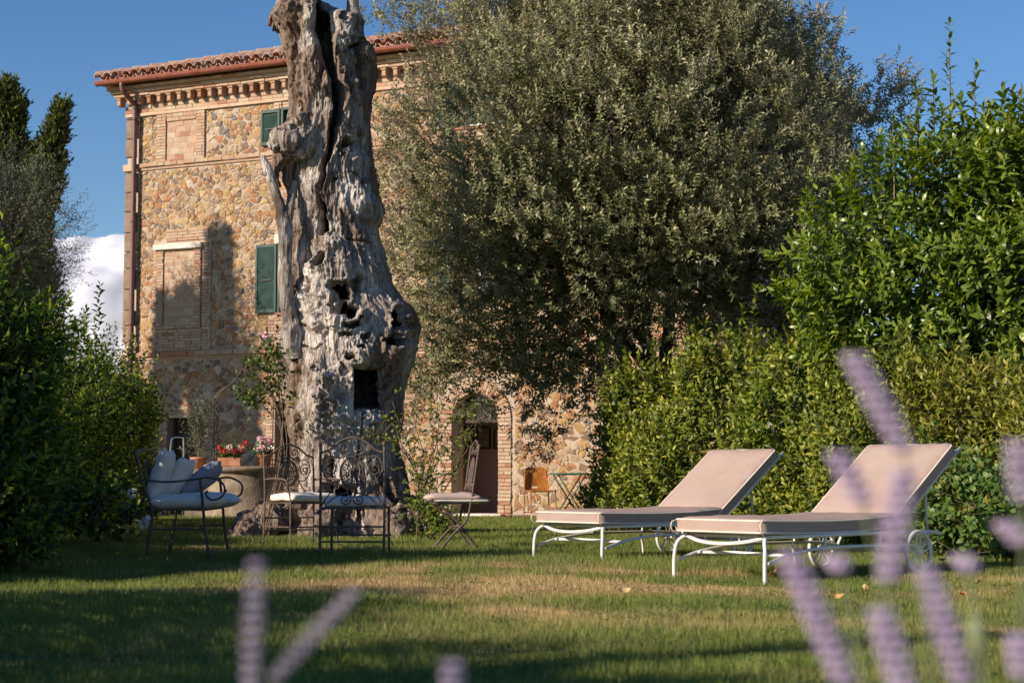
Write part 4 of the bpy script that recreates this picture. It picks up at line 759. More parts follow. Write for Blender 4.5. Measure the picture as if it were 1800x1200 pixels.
hedge('near_shrub', 'big shaded shrub at the left edge with sunlit top leaves', 'shrub', [(-4.2, 14.3), (-3.55, 13.0), (-3.4, 12.1), (-3.8, 11.3), (-4.9, 10.8)], (1.45, 1.55, 1.6, 1.6, 1.5), 1.3, SHADE_TONED_LEAF, 2600, 11, (.08, .125), (.032, .05), (.2, .45), out_side=-1, lod=0, stems=16, seed=51, top_len=2.2)
hedge('boundary_hedge', 'dark hedge beside the camera left of the lawn', 'hedge', [(-3.9, 8.8), (-3.6, 6), (-3.5, 2), (-3.5, -3)], (1.5, 1.75, 2.2, 2.3), 1.2, SHADE_TONED_LEAF, 2600, 9, (.1, .15), (.045, .06), (.25, .45), out_side=-1, lod=0, stems=10, seed=61)
# cypresses and olive
def plume(tb, base, tip, r, n, bend=0):
    """points and directions of upswept cypress sprays filling a flame-shaped plume"""
    base, tip = np.array(base, float), np.array(tip, float); t = rng.random(n); ax_ = nz(tip - base); prof = 1.15 * r * np.minimum(1, t * 4 + .3) ** .6 * (1 - t) ** .85
    a = rng.uniform(0, 6.283, n); u = nz(np.cross(ax_, (0.3, 1, .1))); w_ = np.cross(ax_, u); rd = np.sqrt(rng.uniform(.25, 1, n)) * prof * (1 + .55 * noise(np.stack([np.cos(a) * 1.5, np.sin(a) * 1.5, t * 5], -1), int(r * 100)))
    radv = np.cos(a)[:, None] * u + np.sin(a)[:, None] * w_; p = base + (tip - base) * t[:, None] + radv * rd[:, None]; d = nz(ax_ + radv * .5 + rng.normal(0, .2, (n, 3))); limb(tb, [base, (base + tip) / 2, tip], .06, .01, 5); return p, d
def cypress(name, label, org, plumes, per, size=.13, group=None):
    org = np.array(org, float); root = thing(name, label, 'tree', org, 0, group); tb = MB(); P = []; Dd = []
    tb.tube([(0, 0, 0), (0, 0, 1.5)], [.2, .16], 8)
    for b, t, r, f in plumes: p, d = plume(tb, np.array(b) - org, np.array(t) - org, r, int(per * f)); P.append(p); Dd.append(d)
    P = np.vstack(P); Dd = np.vstack(Dd); pos, ld, nr, s = shoot_leaves(P, Dd, rng.uniform(.16, .42, len(P)), 6, R(45), R(15)); m = len(pos)
    leaves('crown', pos, ld, nr, rng.uniform(.7, 1.2, m) * size * .65, rng.uniform(.7, 1.2, m) * size * .3, CYPRESS_LEAF, root, 0, np.clip(.25 + .5 * s + rng.normal(0, .15, m), 0, 1)); tb.build('trunk', WOOD_STEM, root)
g_ = lambda x, y: at(x, y, 36.0)
cypress('cypress', 'dark cypress with several upswept plumes left of the villa', (-10.6, 36, 0), [(g_(-60, 620), g_(8, 158), 1.0, 1.2), (g_(10, 560), g_(30, 182), .42, .45), (g_(10, 560), g_(106, 198), .55, .9), (g_(20, 640), g_(55, 300), .8, 1.0), (g_(-20, 640), g_(10, 280), .8, .8), (g_(20, 900), g_(20, 480), 1.3, 1.0), (g_(30, 520), g_(52, 270), .45, .4)], 2300, .2)
# two cypresses standing outside the frame whose shadows reach the villa wall
def facade_point(x, y):
    n_ = np.array([-math.sin(HA), -math.cos(HA), 0]); r_ = ray(x, y); return CP + r_ * ((C0 - CP) @ n_) / (r_ @ n_)
for (x, y, s, wd, lab) in ((388, 428, 10.5, .45, 'slim cypress left of the lawn whose pointed shadow falls on the villa'), (295, 552, 9.0, .32, 'shorter cypress left of the hedge shading the blind window')):
    tip = facade_point(x, y) + SUN * s; b = np.array([tip[0], tip[1], 0]); d1 = nz(np.cross(SUN, (0, 0, 1)))
    pl = [((*b[:2], .4), tip, wd, 1.0), ((*b[:2], 1.0), (*(b[:2]), tip[2] * .72), wd * 1.0, 1.0)]
    if x == 388: pl += [(b + (0, 0, tip[2] * .55), b + d1 * .6 + (0, 0, tip[2] * .86), .22, .3), (b - d1 * .35 + (0, 0, 2), b - d1 * .5 + (0, 0, tip[2] * .76), .45, .8)]
    cypress('cypress', lab, b, pl, 2300, .32)
def leafy_tree(name, label, org, c, r, n, k, mat_, L, W, trunk_r=.12, group=None, dens=.4, lsh=(.2, .45)):
    org = np.array(org, float); c = np.array(c, float); root = thing(name, label, 'tree', org, 0, group); tb = MB(); d = unit(n); base = c + d * (rng.random(n) ** dens)[:, None] * np.array(r) * (1 + .3 * fbm(d * 2 + c, 3, int(n)))[:, None]
    out = nz(base - c + (0, 0, .4)); dd = nz(out + rng.normal(0, .5, (n, 3))); pos, ld, nr, s = shoot_leaves(base, dd, rng.uniform(*lsh, n), k); m = len(pos)
    leaves('crown', pos - org, ld, nr, rng.uniform(*L, m), rng.uniform(*W, m), mat_, root, 0, np.clip(.3 + .4 * s + rng.normal(0, .2, m), 0, 1))
    limb(tb, [(0, 0, 0), (.1, .05, (c - org)[2] * .5), c - org], trunk_r, trunk_r * .5, 8, 3, .08)
    for i in rng.choice(n, 60, replace=False): limb(tb, [c - org - (0, 0, r[2] * .4), (c + base[i]) / 2 - org, base[i] - org], trunk_r * .35, .008, 4, i, .08)
    tb.build('trunk', WOOD_STEM, root); return root
p = at(22, 420, 30); leafy_tree('olive_tree', 'silvery olive tree in front of the cypress at left', (p[0] - .3, 30, 0), p, (.95, .9, 1.5), 1500, 12, OLIVE_LEAF, (.05, .08), (.012, .018), lsh=(.25, .6))
# a garden tree left of the camera, out of frame, that shades the near lawn
leafy_tree('shade_tree', 'broad garden tree left of the camera shading the near lawn', (-8.2, -.4, 0), (-8.2, -.4, 4.0), (1.1, 1.2, .6), 600, 14, SHADE_TONED_LEAF, (.12, .2), (.06, .09), .16)

tp = np.array([2.5, 7.75, .1]) + SUN * 13.0; cypress('cypress', 'slim cypress behind the camera whose thin shadow crosses the near lawn', (tp[0], tp[1], 0), [((tp[0], tp[1], .3), tp, .12, .5), ((tp[0], tp[1], .3), (tp[0], tp[1], tp[2] * .75), .17, .6)], 1200, .14)

# ================================================================== FURNITURE AND SMALL THINGS
def rbox(L, W, T, r, n=10, puff=0.0, puff_b=0.0, sag=0.0):
    """rounded box centred on x,y with its underside at z=0, top softly domed"""
    g1 = np.linspace(-1, 1, n + 1); g1 = np.sign(g1) * np.abs(g1) ** .7; A, B = np.meshgrid(g1, g1, indexing='ij'); A, B = A.ravel(), B.ravel(); o = np.ones_like(A); i = (np.arange(n)[:, None] * (n + 1) + np.arange(n)[None]).ravel(); f = np.stack([i, i + n + 1, i + n + 2, i + 1], -1)
    mb = MB(); h = np.array([L / 2, W / 2, T / 2])
    for P, fl in ((np.stack([A, B, o], -1), 0), (np.stack([A, B, -o], -1), 1), (np.stack([A, o, B], -1), 1), (np.stack([A, -o, B], -1), 0), (np.stack([o, A, B], -1), 0), (np.stack([-o, A, B], -1), 1)):
        q = P * h; inn = np.clip(q, -(h - r), h - r); d = q - inn; l = np.linalg.norm(d, axis=1, keepdims=True); l[l < 1e-9] = 1; q = inn + d / l * np.minimum(r, l * 9)
        fx, fy = 1 - (q[:, 0] / h[0]) ** 4, 1 - (q[:, 1] / h[1]) ** 4; w_ = np.clip(fx, 0, 1) * np.clip(fy, 0, 1); q[:, 2] += np.where(q[:, 2] > 0, puff, -puff_b) * w_ * np.abs(q[:, 2]) / h[2]; q[:, 2] += .005 * noise(q * (9, 9, 3), 4) + .006 * noise(q * (3, 5, 1), 6); q[:, 0] += .006 * noise(q * (4, 4, 14), 7); q[:, 1] += .006 * noise(q * (7, 2, 14), 8)
        mb.add(q + (0, 0, T / 2), [f[:, ::-1] if fl else f])
    return mb
def pillow(L, W, T, n=18, seed=0):
    """knife-edge pillow with pulled corners, in the xy plane"""
    g1 = np.linspace(-1, 1, n + 1); A, B = np.meshgrid(g1, g1, indexing='ij'); A, B = A.ravel(), B.ravel(); i = (np.arange(n)[:, None] * (n + 1) + np.arange(n)[None]).ravel(); f = np.stack([i, i + n + 1, i + n + 2, i + 1], -1); mb = MB()
    t = ((1 - A ** 4) * (1 - B ** 4)) ** .55; pin = 1 - .1 * (1 - A ** 2 * B ** 2); wr = .012 * noise(np.stack([A * 3, B * 3, 0 * A + seed], -1), seed) * t
    for s in (1, -1): mb.add(np.stack([A * L / 2 * (1 - .07 * (1 - B ** 2) * np.abs(A)), B * W / 2 * (1 - .07 * (1 - A ** 2) * np.abs(B)), s * T / 2 * t * pin + wr], -1), [f if s > 0 else f[:, ::-1]])
    return mb
def rotm(ax_, a):
    return np.array(Matrix.Rotation(a, 3, ax_))
LOUNGE = mat('taupe_canvas', (.36, .26, .228), (.41, .305, .262), 2.5, .9, .3, 14)
PIPING = mat('cream_piping', (.78, .70, .60), (.72, .64, .55), 8, .8)
WHITE_METAL = mat('white_enamel', (.78, .76, .73), (.7, .68, .66), 10, .4, spec=.4)
CUSHION = mat('pale_cotton', (.82, .715, .63), (.76, .655, .575), 4, .95, .2, 160)
GREY_CLOTH = mat('grey_cotton', (.30, .28, .30), (.35, .33, .35), 4, .95, .2, 160)
PINK_CUSHION = mat('rose_beige_cotton', (.46, .34, .30), (.50, .38, .34), 4, .95, .2, 160)
def edge_loop(L, W, z, r=.03, n=4):
    p = []
    for cx, cy, a0 in ((L / 2 - r, W / 2 - r, 0), (-L / 2 + r, W / 2 - r, 90), (-L / 2 + r, -W / 2 + r, 180), (L / 2 - r, -W / 2 + r, 270)):
        for a in np.linspace(R(a0), R(a0 + 90), n): p.append((cx + r * math.cos(a), cy + r * math.sin(a), z))
    return np.array(p)
def dens(p, m=4):
    q = np.vstack([p, p[:1]]); return np.vstack([q[i] + (q[i + 1] - q[i]) * t for i in range(len(p)) for t in np.linspace(0, 1, m, endpoint=False)])
def lounger(label, loc, rot):
    root = thing('sun_lounger', label, 'sun lounger', loc, rot, 'white framed sun loungers on the lawn'); W2 = .40; S = 1.46; Lb = .93; al = R(36)
    f = MB()
    for s in (-1, 1):
        y = s * (W2 - .02); f.tube(bez([(.05, y * .93, .285), (.5, y, .285), (1.1, y, .29), (1.75, y, .29), (1.95, y, .27)], 6), .0135, 8)          # top rail
        f.tube(bez([(.02, s * W2, .115), (.22, s * W2, .165), (.55, y, .2), (1.0, y, .205), (1.45, y, .2), (1.72, y, .17)], 6), .012, 8)                    # arched lower rail
        for x in (.62, 1.22): f.tube([(x, y, .203), (x + .01, y, .285)], .012, 6)
        f.tube([(1.72, y, .17), (1.8, y, .28)], .012, 6)
    f.tube(bez([(.05, -W2 + .03, .285), (.0, -W2 * .5, .25), (-.02, 0, .237), (.0, W2 * .5, .25), (.05, W2 - .03, .285)], 6), .0135, 8); f.tube([(.06, -W2 + .04, .288), (.06, W2 - .04, .288)], .0125, 8)
    f.tube(bez([(.2, -W2 + .01, .162), (.17, 0, .17), (.2, W2 - .01, .162)], 6), .012, 8); f.tube([(1.6, -W2, .15), (1.6, W2, .15)], .012, 8)
    for x in np.linspace(.3, 1.4, 5): f.tube([(x, -W2 + .03, .287), (x, W2 - .03, .287)], .006, 6)
    f.build('frame', WHITE_METAL, root, smooth=True)
    for s in (-1, 1): MB().tube(bez([(-.03, s * (W2 + .005), -.02), (-.03, s * (W2 + .005), .1), (-.02, s * (W2 + .0), .2), (.0, s * (W2 - .02), .255), (.05, s * (W2 - .05), .287)], 6), .0135, 8).build('leg', WHITE_METAL, root, smooth=True)
    for s in (-1, 1): MB().tube(bez([(1.18, s * (W2 - .03), .2), (1.23, s * (W2 - .01), .1), (1.25, s * W2, -.02)], 5), .011, 7).build('leg', WHITE_METAL, root, smooth=True)
    for s in (-1, 1):
        w = MB(); c = (1.6, s * (W2 + .035), .152); w.tube(arc(c, .142, 0, 2 * np.pi, 30)[:-1] if False else arc(c, .142, 0, 2 * np.pi, 31)[:-1], .015, 8, closed=True); wo = w.build('wheel', WHITE_METAL, root, smooth=True)
        sp = MB()
        for k in range(5):
            a = k * 2 * np.pi / 5 + .3; d0, d1 = np.array([math.cos(a), 0, math.sin(a)]), np.array([-math.sin(a), 0, math.cos(a)]); c_ = np.array(c)
            for q in (-1, 1): sp.tube(bez([c_ + d0 * .015, c_ + d0 * .06 + d1 * .022 * q, c_ + d0 * .11 + d1 * .018 * q, c_ + d0 * .138 + d1 * .004 * q], 5), .0065, 6)
        sp.build('spokes', WHITE_METAL, wo, smooth=True); MB().tube([(c[0], c[1] - .022, c[2]), (c[0], c[1] + .022, c[2])], .022, 12).build('hub', WHITE_METAL, wo)
    ca, sa = math.cos(al), math.sin(al); bk = lambda V: np.stack([S - .04 + V[:, 0] * ca - V[:, 2] * sa, V[:, 1], .302 + V[:, 0] * sa + V[:, 2] * ca], -1)
    b = MB()
    for s in (-1, 1): b.tube([(.0, s * .35, -.012), (Lb + .1, s * .35, -.012)], .0125, 8)
    for x in (.05, .35, .65, Lb + .02): b.tube([(x, -.35, -.012), (x, .35, -.012)], .009, 7)
    b.build('backrest_frame', WHITE_METAL, root, smooth=True, xf=bk)
    for s in (-1, 1): p = bk(np.array([[.55, s * .3, -.02]]))[0]; MB().tube([p, (p[0] + .02, p[1], .29)], .011, 6).build('prop', WHITE_METAL, root, smooth=True)
    T = .105
    def cush(name, L, xf, loops):
        o = rbox(L, .77, T, .028, 12, .016).build(name, LOUNGE, root, smooth=True, weld=True, xf=xf); p = MB()
        for z in loops: p.tube(dens(edge_loop(L - .004, .766, z)), .0068, 5, closed=True)
        p.build('piping', PIPING, o, smooth=True, xf=xf)
        for x, y in ((-L / 2, -.385), (-L / 2, .385)): MB().tube(bez([(x + .02, y, .09), (x - .02, y * 1.03, .07), (x - .015, y * 1.04, .02), (x + .03, y, -.01)], 6), .0045, 4).build('tie', PIPING, o, smooth=True, xf=xf)
    def seat_xf(V):
        V = V + (S / 2 - .04, 0, .302); V[:, 2] += .02 * np.sin(np.clip(V[:, 0] / S, 0, 1) * 3.14) * -.6 + .018 * sstep(.9, 1.45, V[:, 0]); return V
    cush('seat_cushion', S, seat_xf, (T - .014, .014)); cush('back_cushion', Lb, lambda V: bk(V + (Lb / 2, 0, 0)), (T - .014, .014))
    return root
lounger('farther sun lounger with taupe cushions on a white tube frame, nearer the villa', (.47, 13.93, 0), R(41)); lounger('nearer sun lounger with taupe cushions, white wheels showing beside the lavender', (1.40, 11.5, 0), R(41))

# ------------------------------------------------------------------ wrought iron chairs
def medallion(cx, cz, w, h, y=0.0):
    m = MB(); t = np.linspace(0, 2 * np.pi, 33)[:-1]; e = lambda k: np.stack([cx + np.cos(t) * w * k, 0 * t + y, cz + np.sin(t) * h * k], -1)
    m.tube(e(1), .0075, 5, closed=True); m.tube(e(.9), .005, 4, closed=True); m.tube(e(.3), .005, 4, closed=True); m.ball((cx, y, cz), (w * .17, .008, h * .17), 8)
    for k in range(12):
        a = k * np.pi / 6; d = lambda rr, o=0: (cx + math.cos(a + o) * w * rr, y, cz + math.sin(a + o) * h * rr); m.tube([d(.15), d(.9)], .0042, 4); m.tube(bez([d(.4), d(.6, .2), d(.78, .24), d(.86, .1)], 4), .004, 4); m.tube(bez([d(.4), d(.6, -.2), d(.78, -.24), d(.86, -.1)], 4), .004, 4); m.ball(d(.74, .26), (.009, .006, .009), 6)
    return m
def iron_chair(label, loc, rot, arms=False, w=.52, group='ornate wrought iron garden chairs'):
    """faces +y; back at y=0"""
    root = thing('iron_chair', label, 'chair', loc, rot, group); h = w / 2; sz = .43
    for s in (-1, 1):
        p = MB(); p.tube(bez([(s * h, -.02, -.01), (s * h, .0, sz), (s * h, -.01, .7), (s * h, -.035, .925)], 5), .011, 6); p.ball((s * h, -.037, .945), (.017, .017, .02), 8); p.build('back_post', DARK_IRON, root, smooth=True)
        MB().tube(bez([(s * (h - .02), .46, sz), (s * (h - .02), .46, .2), (s * (h - .015), .48, -.01)], 5), .0105, 6).build('leg', DARK_IRON, root, smooth=True)
    sf = MB(); sf.tube([(-h, 0, sz), (h, 0, sz), (h - .02, .46, sz), (-h + .02, .46, sz)], .0105, 5, closed=True)
    for x in np.linspace(-h + .06, h - .06, 7): sf.tube([(x, 0, sz), (x, .46, sz)], .005, 4)
    sf.build('seat_frame', DARK_IRON, root); st = MB()
    for z, y in ((.28, .0), (.16, .0), (.2, .46)): st.tube([(-h, y, z), (h, y, z)], .008, 5)
    for s in (-1, 1): st.tube([(s * h, 0, .2), (s * (h - .02), .46, .2)], .008, 5)
    st.build('stretcher', DARK_IRON, root)
    y = -.022; b = MB(); b.tube(bez([(-h, y, .875), (-h * .72, y, .90), (-h * .4, y, .965), (0, y, 1.0), (h * .4, y, .965), (h * .72, y, .90), (h, y, .875)], 7), .010, 6); b.build('top_rail', DARK_IRON, root, smooth=True)
    sc = MB(); off = np.array([0, y, 0])
    for s in (-1, 1):
        F_ = lambda P: P * (s, 1, 1) + off
        sc.tube(F_(spiral((.062, 0, .915), .058, .008, R(200), 1.6)), .006, 5); sc.tube(F_(bez([(.02, 0, .87), (.1, 0, .835), (.19, 0, .85), (.235, 0, .80), (.25, 0, .72)], 6)), .006, 5)
        sc.tube(F_(spiral((.185, 0, .745), .062, .008, R(60), 1.7)), .006, 5); sc.tube(F_(bez([(.245, 0, .74), (.2, 0, .66), (.14, 0, .64), (.1, 0, .66)], 6)), .006, 5)
        sc.tube(F_(bez([(.115, 0, .64), (.17, 0, .56), (.22, 0, .5), (.25, 0, .44)], 6)), .006, 5); sc.tube(F_(spiral((.055, 0, .50), .052, .008, R(90), 1.7)), .006, 5); sc.tube(F_(bez([(.03, 0, .56), (.12, 0, .53), (.2, 0, .47)], 6)), .005, 5)
    sc.build('scrollwork', DARK_IRON, root, smooth=True); medallion(0, .715, .098, .128, y).build('medallion', DARK_IRON, root, smooth=True)
    if arms:
        for s in (-1, 1): a = MB(); a.tube(bez([(s * h, -.01, .655), (s * (h + .03), .2, .665), (s * (h + .03), .38, .66), (s * (h + .015), .45, .64)], 6), .010, 6); a.tube(bez([(s * (h + .015), .45, .64), (s * (h - .02), .42, .55), (s * (h - .03), .46, sz)], 6), .009, 6); a.tube(spiral((0, 0, 0), .05, .008, R(90), 1.5) [:, [1, 0, 2]] + (s * (h + .01), .42, .60), .006, 5); a.build('armrest', DARK_IRON, root, smooth=True)
    return root
def on(V, loc, rot, off):
    return V @ rotm('Z', rot).T + (np.array(loc) + rotm('Z', rot) @ np.array(off))
def cushion(name, label, cat, mb, m, loc, rot, off, tilt=None, group=None):
    o = mb.build(name, m, None, smooth=True, weld=True)
    o.location = tuple(np.array(loc) + rotm('Z', rot) @ np.array(off)); e = Matrix.Rotation(rot, 4, 'Z')
    if tilt is not None:
        for a_, ang in tilt: e = e @ Matrix.Rotation(ang, 4, a_)
    o.rotation_euler = e.to_euler(); return tag(o, label, cat, group)
cB = (-1.29, 13.86, 0); rB = R(-3); iron_chair('iron chair with medallion back turned to the camera, before the trunk', cB, rB)
cushion('seat_cushion', 'pale seat pad on the iron chair turned away from the camera', 'cushion', rbox(.47, .45, .06, .025, 10, .02, 0), CUSHION, cB, rB, (0, .25, .445))
cA = (-2.2, 16.95, 0); rA = R(180 + 38); iron_chair('iron armchair with medallion back standing close to the trunk, facing the camera', cA, rA, True, .56)
cushion('seat_cushion', 'white seat pad on the iron armchair beside the trunk', 'cushion', rbox(.5, .46, .065, .025, 10, .02, 0), CUSHION, cA, rA, (0, .26, .445))
# settee in side view
def settee(label, loc, rot):
    """faces +y, 1.2 m long in x, back at y=0"""
    root = thing('iron_settee', label, 'bench', loc, rot); h = .6; sz = .41
    for s in (-1, 1):
        MB().tube(bez([(s * h, .03, -.01), (s * h, .06, .2), (s * h, .08, sz), (s * h, 0, .62), (s * h, -.07, .9)], 6), .014, 6).build('back_post', DARK_IRON, root, smooth=True)
        MB().tube(bez([(s * h, .56, -.01), (s * h, .52, .2), (s * h, .5, .4), (s * h, .47, .66)], 6), .013, 6).build('leg', DARK_IRON, root, smooth=True)
        a = MB(); a.tube(bez([(s * h, -.0, .655), (s * h, .2, .64), (s * h, .38, .655), (s * h, .55, .675), (s * h, .66, .62), (s * h, .66, .53), (s * h, .58, .49), (s * h, .52, .53), (s * h, .53, .57)], 6), .009, 6); a.build('armrest', DARK_IRON, root, smooth=True)
    f = MB(); f.tube([(-h, .07, sz), (h, .07, sz), (h, .5, sz), (-h, .5, sz)], .012, 5, closed=True)
    for x in np.linspace(-h + .08, h - .08, 12): f.tube([(x, .07, sz), (x, .5, sz)], .006, 4)
    f.build('seat_frame', DARK_IRON, root); MB().tube([(-h, .05, .25), (-h, .5, .25)], .009, 5).tube([(h, .05, .25), (h, .5, .25)], .009, 5).tube([(-h, .3, .25), (h, .3, .25)], .009, 5).build('stretcher', DARK_IRON, root)
    t = MB(); t.tube(bez([(-h, -.07, .88), (-.3, -.075, .905), (0, -.08, .915), (.3, -.075, .905), (h, -.07, .88)], 7), .012, 6).build('top_rail', DARK_IRON, root, smooth=True)
    for x in (-.3, .3): V = medallion(x, .68, .12, .15, 0); V.build('medallion', DARK_IRON, root, smooth=True, xf=lambda q_: np.stack([q_[:, 0], q_[:, 1] - (q_[:, 2] - .45) * .22 + .06, q_[:, 2]], -1))
    return root
sS = (-3.07, 14.75, 0); rS = R(-88); settee('shaded wrought iron settee facing right at the left of the lawn', sS, rS)
# with this turn local +x points to the camera and +y to the right
cushion('seat_cushion', 'white seat cushion at the near end of the shaded settee', 'cushion', pillow(.62, .6, .15, seed=1), CUSHION, sS, rS, (.31, .33, .475))
cushion('seat_cushion', 'white seat cushion at the far end of the shaded settee', 'cushion', pillow(.62, .64, .15, seed=2), CUSHION, sS, rS, (-.32, .38, .478), (('Z', R(8)),))
cushion('pillow', 'white pillow propped upright against the near end of the settee back', 'cushion', pillow(.46, .44, .15, seed=3), CUSHION, sS, rS, (.3, .1, .7), (('X', R(74)),))
cushion('pillow', 'white pillow leaning behind the near one on the settee', 'cushion', pillow(.42, .42, .14, seed=4), CUSHION, sS, rS, (-.1, .17, .66), (('X', R(62)), ('Y', R(-6))))
cushion('pillow', 'grey pillow slumped at the far end of the settee', 'cushion', pillow(.52, .46, .17, seed=5), GREY_CLOTH, sS, rS, (-.42, .33, .655), (('X', R(38)), ('Z', R(8))))
# folding chair seen from the side
def folding_chair(label, loc, rot):
    """faces -x; tall leaning back at +x"""
    root = thing('folding_chair', label, 'chair', loc, rot); 
    for s in (-1, 1):
        y = s * .2; MB().tube(bez([(-.2, y, -.01), (-.06, y, .16), (.06, y, .28), (.1, y, .44), (.13, y, .62), (.18, y, .98)], 6), .011, 6).build('back_leg', DARK_IRON, root, smooth=True)
        y = s * .175; MB().tube(bez([(.2, y, -.01), (.08, y, .14), (-.04, y, .29), (-.2, y, .435)], 6), .011, 6).build('leg', DARK_IRON, root, smooth=True)
    f = MB(); f.tube([(-.23, -.19, .44), (.15, -.19, .44), (.15, .19, .44), (-.23, .19, .44)], .01, 5, closed=True)
    for x in np.linspace(-.18, .1, 6): f.tube([(x, -.19, .44), (x, .19, .44)], .006, 4)
    f.tube([(-.16, -.2, .035), (-.16, .2, .035)], .009, 5).tube([(.17, -.175, .035), (.17, .175, .035)], .009, 5).tube([(.02, -.2, .22), (.02, .2, .22)], .009, 5); f.build('seat_frame', DARK_IRON, root)
    lean = lambda V: np.stack([.1 + (V[:, 2] - .44) * .15 + V[:, 1], V[:, 0], V[:, 2]], -1)
    m = medallion(0, .72, .1, .14); m.build('medallion', DARK_IRON, root, smooth=True, xf=lean); b = MB(); b.tube(bez([(-.2, 0, .93), (-.1, 0, .99), (0, 0, 1.02), (.1, 0, .99), (.2, 0, .93)], 6), .01, 6)
    for s in (-1, 1): b.tube(spiral((.08, 0, .93), .05, .008, R(180), 1.5) * (s, 1, 1), .006, 5); b.tube(spiral((.13, 0, .6), .055, .008, R(60), 1.5) * (s, 1, 1), .006, 5); b.tube(bez([(s * .02, 0, .58), (s * .1, 0, .52), (s * .19, 0, .46)], 5), .006, 5)
    for s in (-1, 1): b.tube([(s * .19, 0, .455), (s * .2, 0, .935)], .006, 5)
    b.build('scrollwork', DARK_IRON, root, smooth=True, xf=lean); return root
cF = (-.52, 16.0, 0); rF = R(12); folding_chair('folding iron chair with crossed legs alone in front of the doorway', cF, rF)
cushion('seat_cushion', 'rose beige seat pad on the folding chair', 'cushion', pillow(.5, .46, .1, seed=7), PINK_CUSHION, cF, rF, (-.04, 0, .49))
cushion('seat_cushion', 'cream pad lying under the rose beige pad on the folding chair', 'cushion', pillow(.54, .46, .06, seed=8), PIPING, cF, rF, (.02, 0, .462))

# ------------------------------------------------------------------ orange metal chair, green folding tables by the wall
ORANGE = mat('rusty_orange_paint', (.46, .18, .035), (.52, .22, .05), 12, .5, .2, 60, c3=(.33, .11, .02)); GREEN_TUBE = mat('bottle_green_enamel', (.012, .11, .075), (.02, .13, .09), 8, .4, spec=.45)
def metal_chair(loc, rot):
    root = thing('metal_chair', 'orange painted metal chair with rounded back against the villa wall', 'chair', loc, rot, None)
    for s in (-1, 1):
        MB().tube(bez([(s * .21, .24, -.01), (s * .2, .2, .45), (s * .19, .2, .455)], 5), .011, 6).build('leg', ORANGE, root); MB().tube(bez([(s * .21, -.2, -.01), (s * .2, -.19, .42), (s * .19, -.22, .6), (s * .17, -.26, .8)], 5), .011, 6).build('leg', ORANGE, root)
    MB().tube([(-.2, .22, .12), (.2, .22, .12)], .008, 5).tube([(-.2, -.2, .12), (.2, -.2, .12)], .008, 5).build('stretcher', ORANGE, root)
    rbox(.44, .44, .022, .01, 8).build('seat', ORANGE, root, smooth=True, weld=True, xf=lambda V: V + (0, .02, .445))
    a = np.linspace(-1, 1, 13); b = np.linspace(0, 1, 13); A, B = np.meshgrid(a, b, indexing='ij'); hw = np.where(B > .8, .2 - .09 * ((B - .8) / .2) ** 2.5, .19 + .015 * B); X = A * hw; Z = .47 + B * .37; Y = -.2 - .08 * B - .035 * (1 - A ** 2); V = np.stack([X, Y, Z], -1).reshape(-1, 3); i = (np.arange(12)[:, None] * 13 + np.arange(12)[None]).ravel(); f = np.stack([i, i + 13, i + 14, i + 1], -1)
    slot = ((np.abs(V[f].mean(1)[:, 0]) < .05) & (np.abs(V[f].mean(1)[:, 2] - .515) < .016)); f = f[~slot]; mb = MB(); mb.add(V, [f]); mb.add(V - (0, .006, 0), [f[:, ::-1]]); mb.build('backrest', ORANGE, root, smooth=True)
metal_chair((.44, 27.2, 0), R(-165))
def folding_table(label, loc, rot, w=.6):
    root = thing('folding_table', label, 'table', loc, rot, 'green folding bistro tables'); t = MB()
    rbox(w, w * .9, .028, .012, 6).build('table_top', GREEN_TUBE, root, smooth=True, weld=True, xf=lambda V: V + (0, 0, .715))
    for s in (-1, 1):
        for q in (-1, 1): MB().tube([(q * w * .38, s * .2, -.01), (-q * w * .38, s * (.2 if q > 0 else .17), .715)], .011, 6).build('leg', GREEN_TUBE, root)
    t.tube([(-w * .3, -.2, .08), (-w * .3, .2, .08)], .008, 5).tube([(w * .3, -.2, .08), (w * .3, .2, .08)], .008, 5).build('stretcher', GREEN_TUBE, root)
folding_table('green folding bistro table right of the orange metal chair', (.93, 27.6, 0), R(10)); folding_table('green folding bistro table half hidden by the bush left of the doorway', (-1.25, 28.3, 0), R(-20), .62)

# ------------------------------------------------------------------ stone well with iron arch, pots and flowers
WELL = mat('well_stone', (.17, .13, .095), (.31, .25, .19), 6, .95, .5, 24); wl0 = np.array([-4.75, 30.35, 0])
wr = thing('stone_well', 'round rendered stone well with a moulded rim against the villa', 'well', wl0)
MB().lathe([(.72, -.02), (.7, .05), (.68, .1), (.67, .76)], 40).build('well_wall', WELL, wr, smooth=True); MB().lathe([(.67, .76), (.74, .775), (.765, .82), (.75, .86), (.6, .87), (.5, .86), (.48, .3)], 40).build('rim', WELL, wr, smooth=True)
wa = MB(); 
for s in (-1, 1):
    for e in (0, .04): wa.tube(bez([(s * (.5 + e), 0, .86), (s * (.5 + e), 0, 1.7), (s * (.5 + e), 0, 2.02), (s * (.42 + e * .7), 0, 2.2), (s * .2, 0, 2.36), (s * .06, 0, 2.55), (s * .02, 0, 2.75)], 6), .012, 6)
wa.tube([(0, 0, 2.35), (0, 0, 2.8)], .012, 6); wa.ball((0, 0, 2.82), .035, 8); wa.tube(spiral((.1, 0, 2.62), .09, .02, R(180), 1.3), .009, 5); wa.tube(spiral((.1, 0, 2.62), .09, .02, R(180), 1.3) * (-1, 1, 1), .009, 5)
wa.build('iron_arch', DARK_IRON, wr, smooth=True)
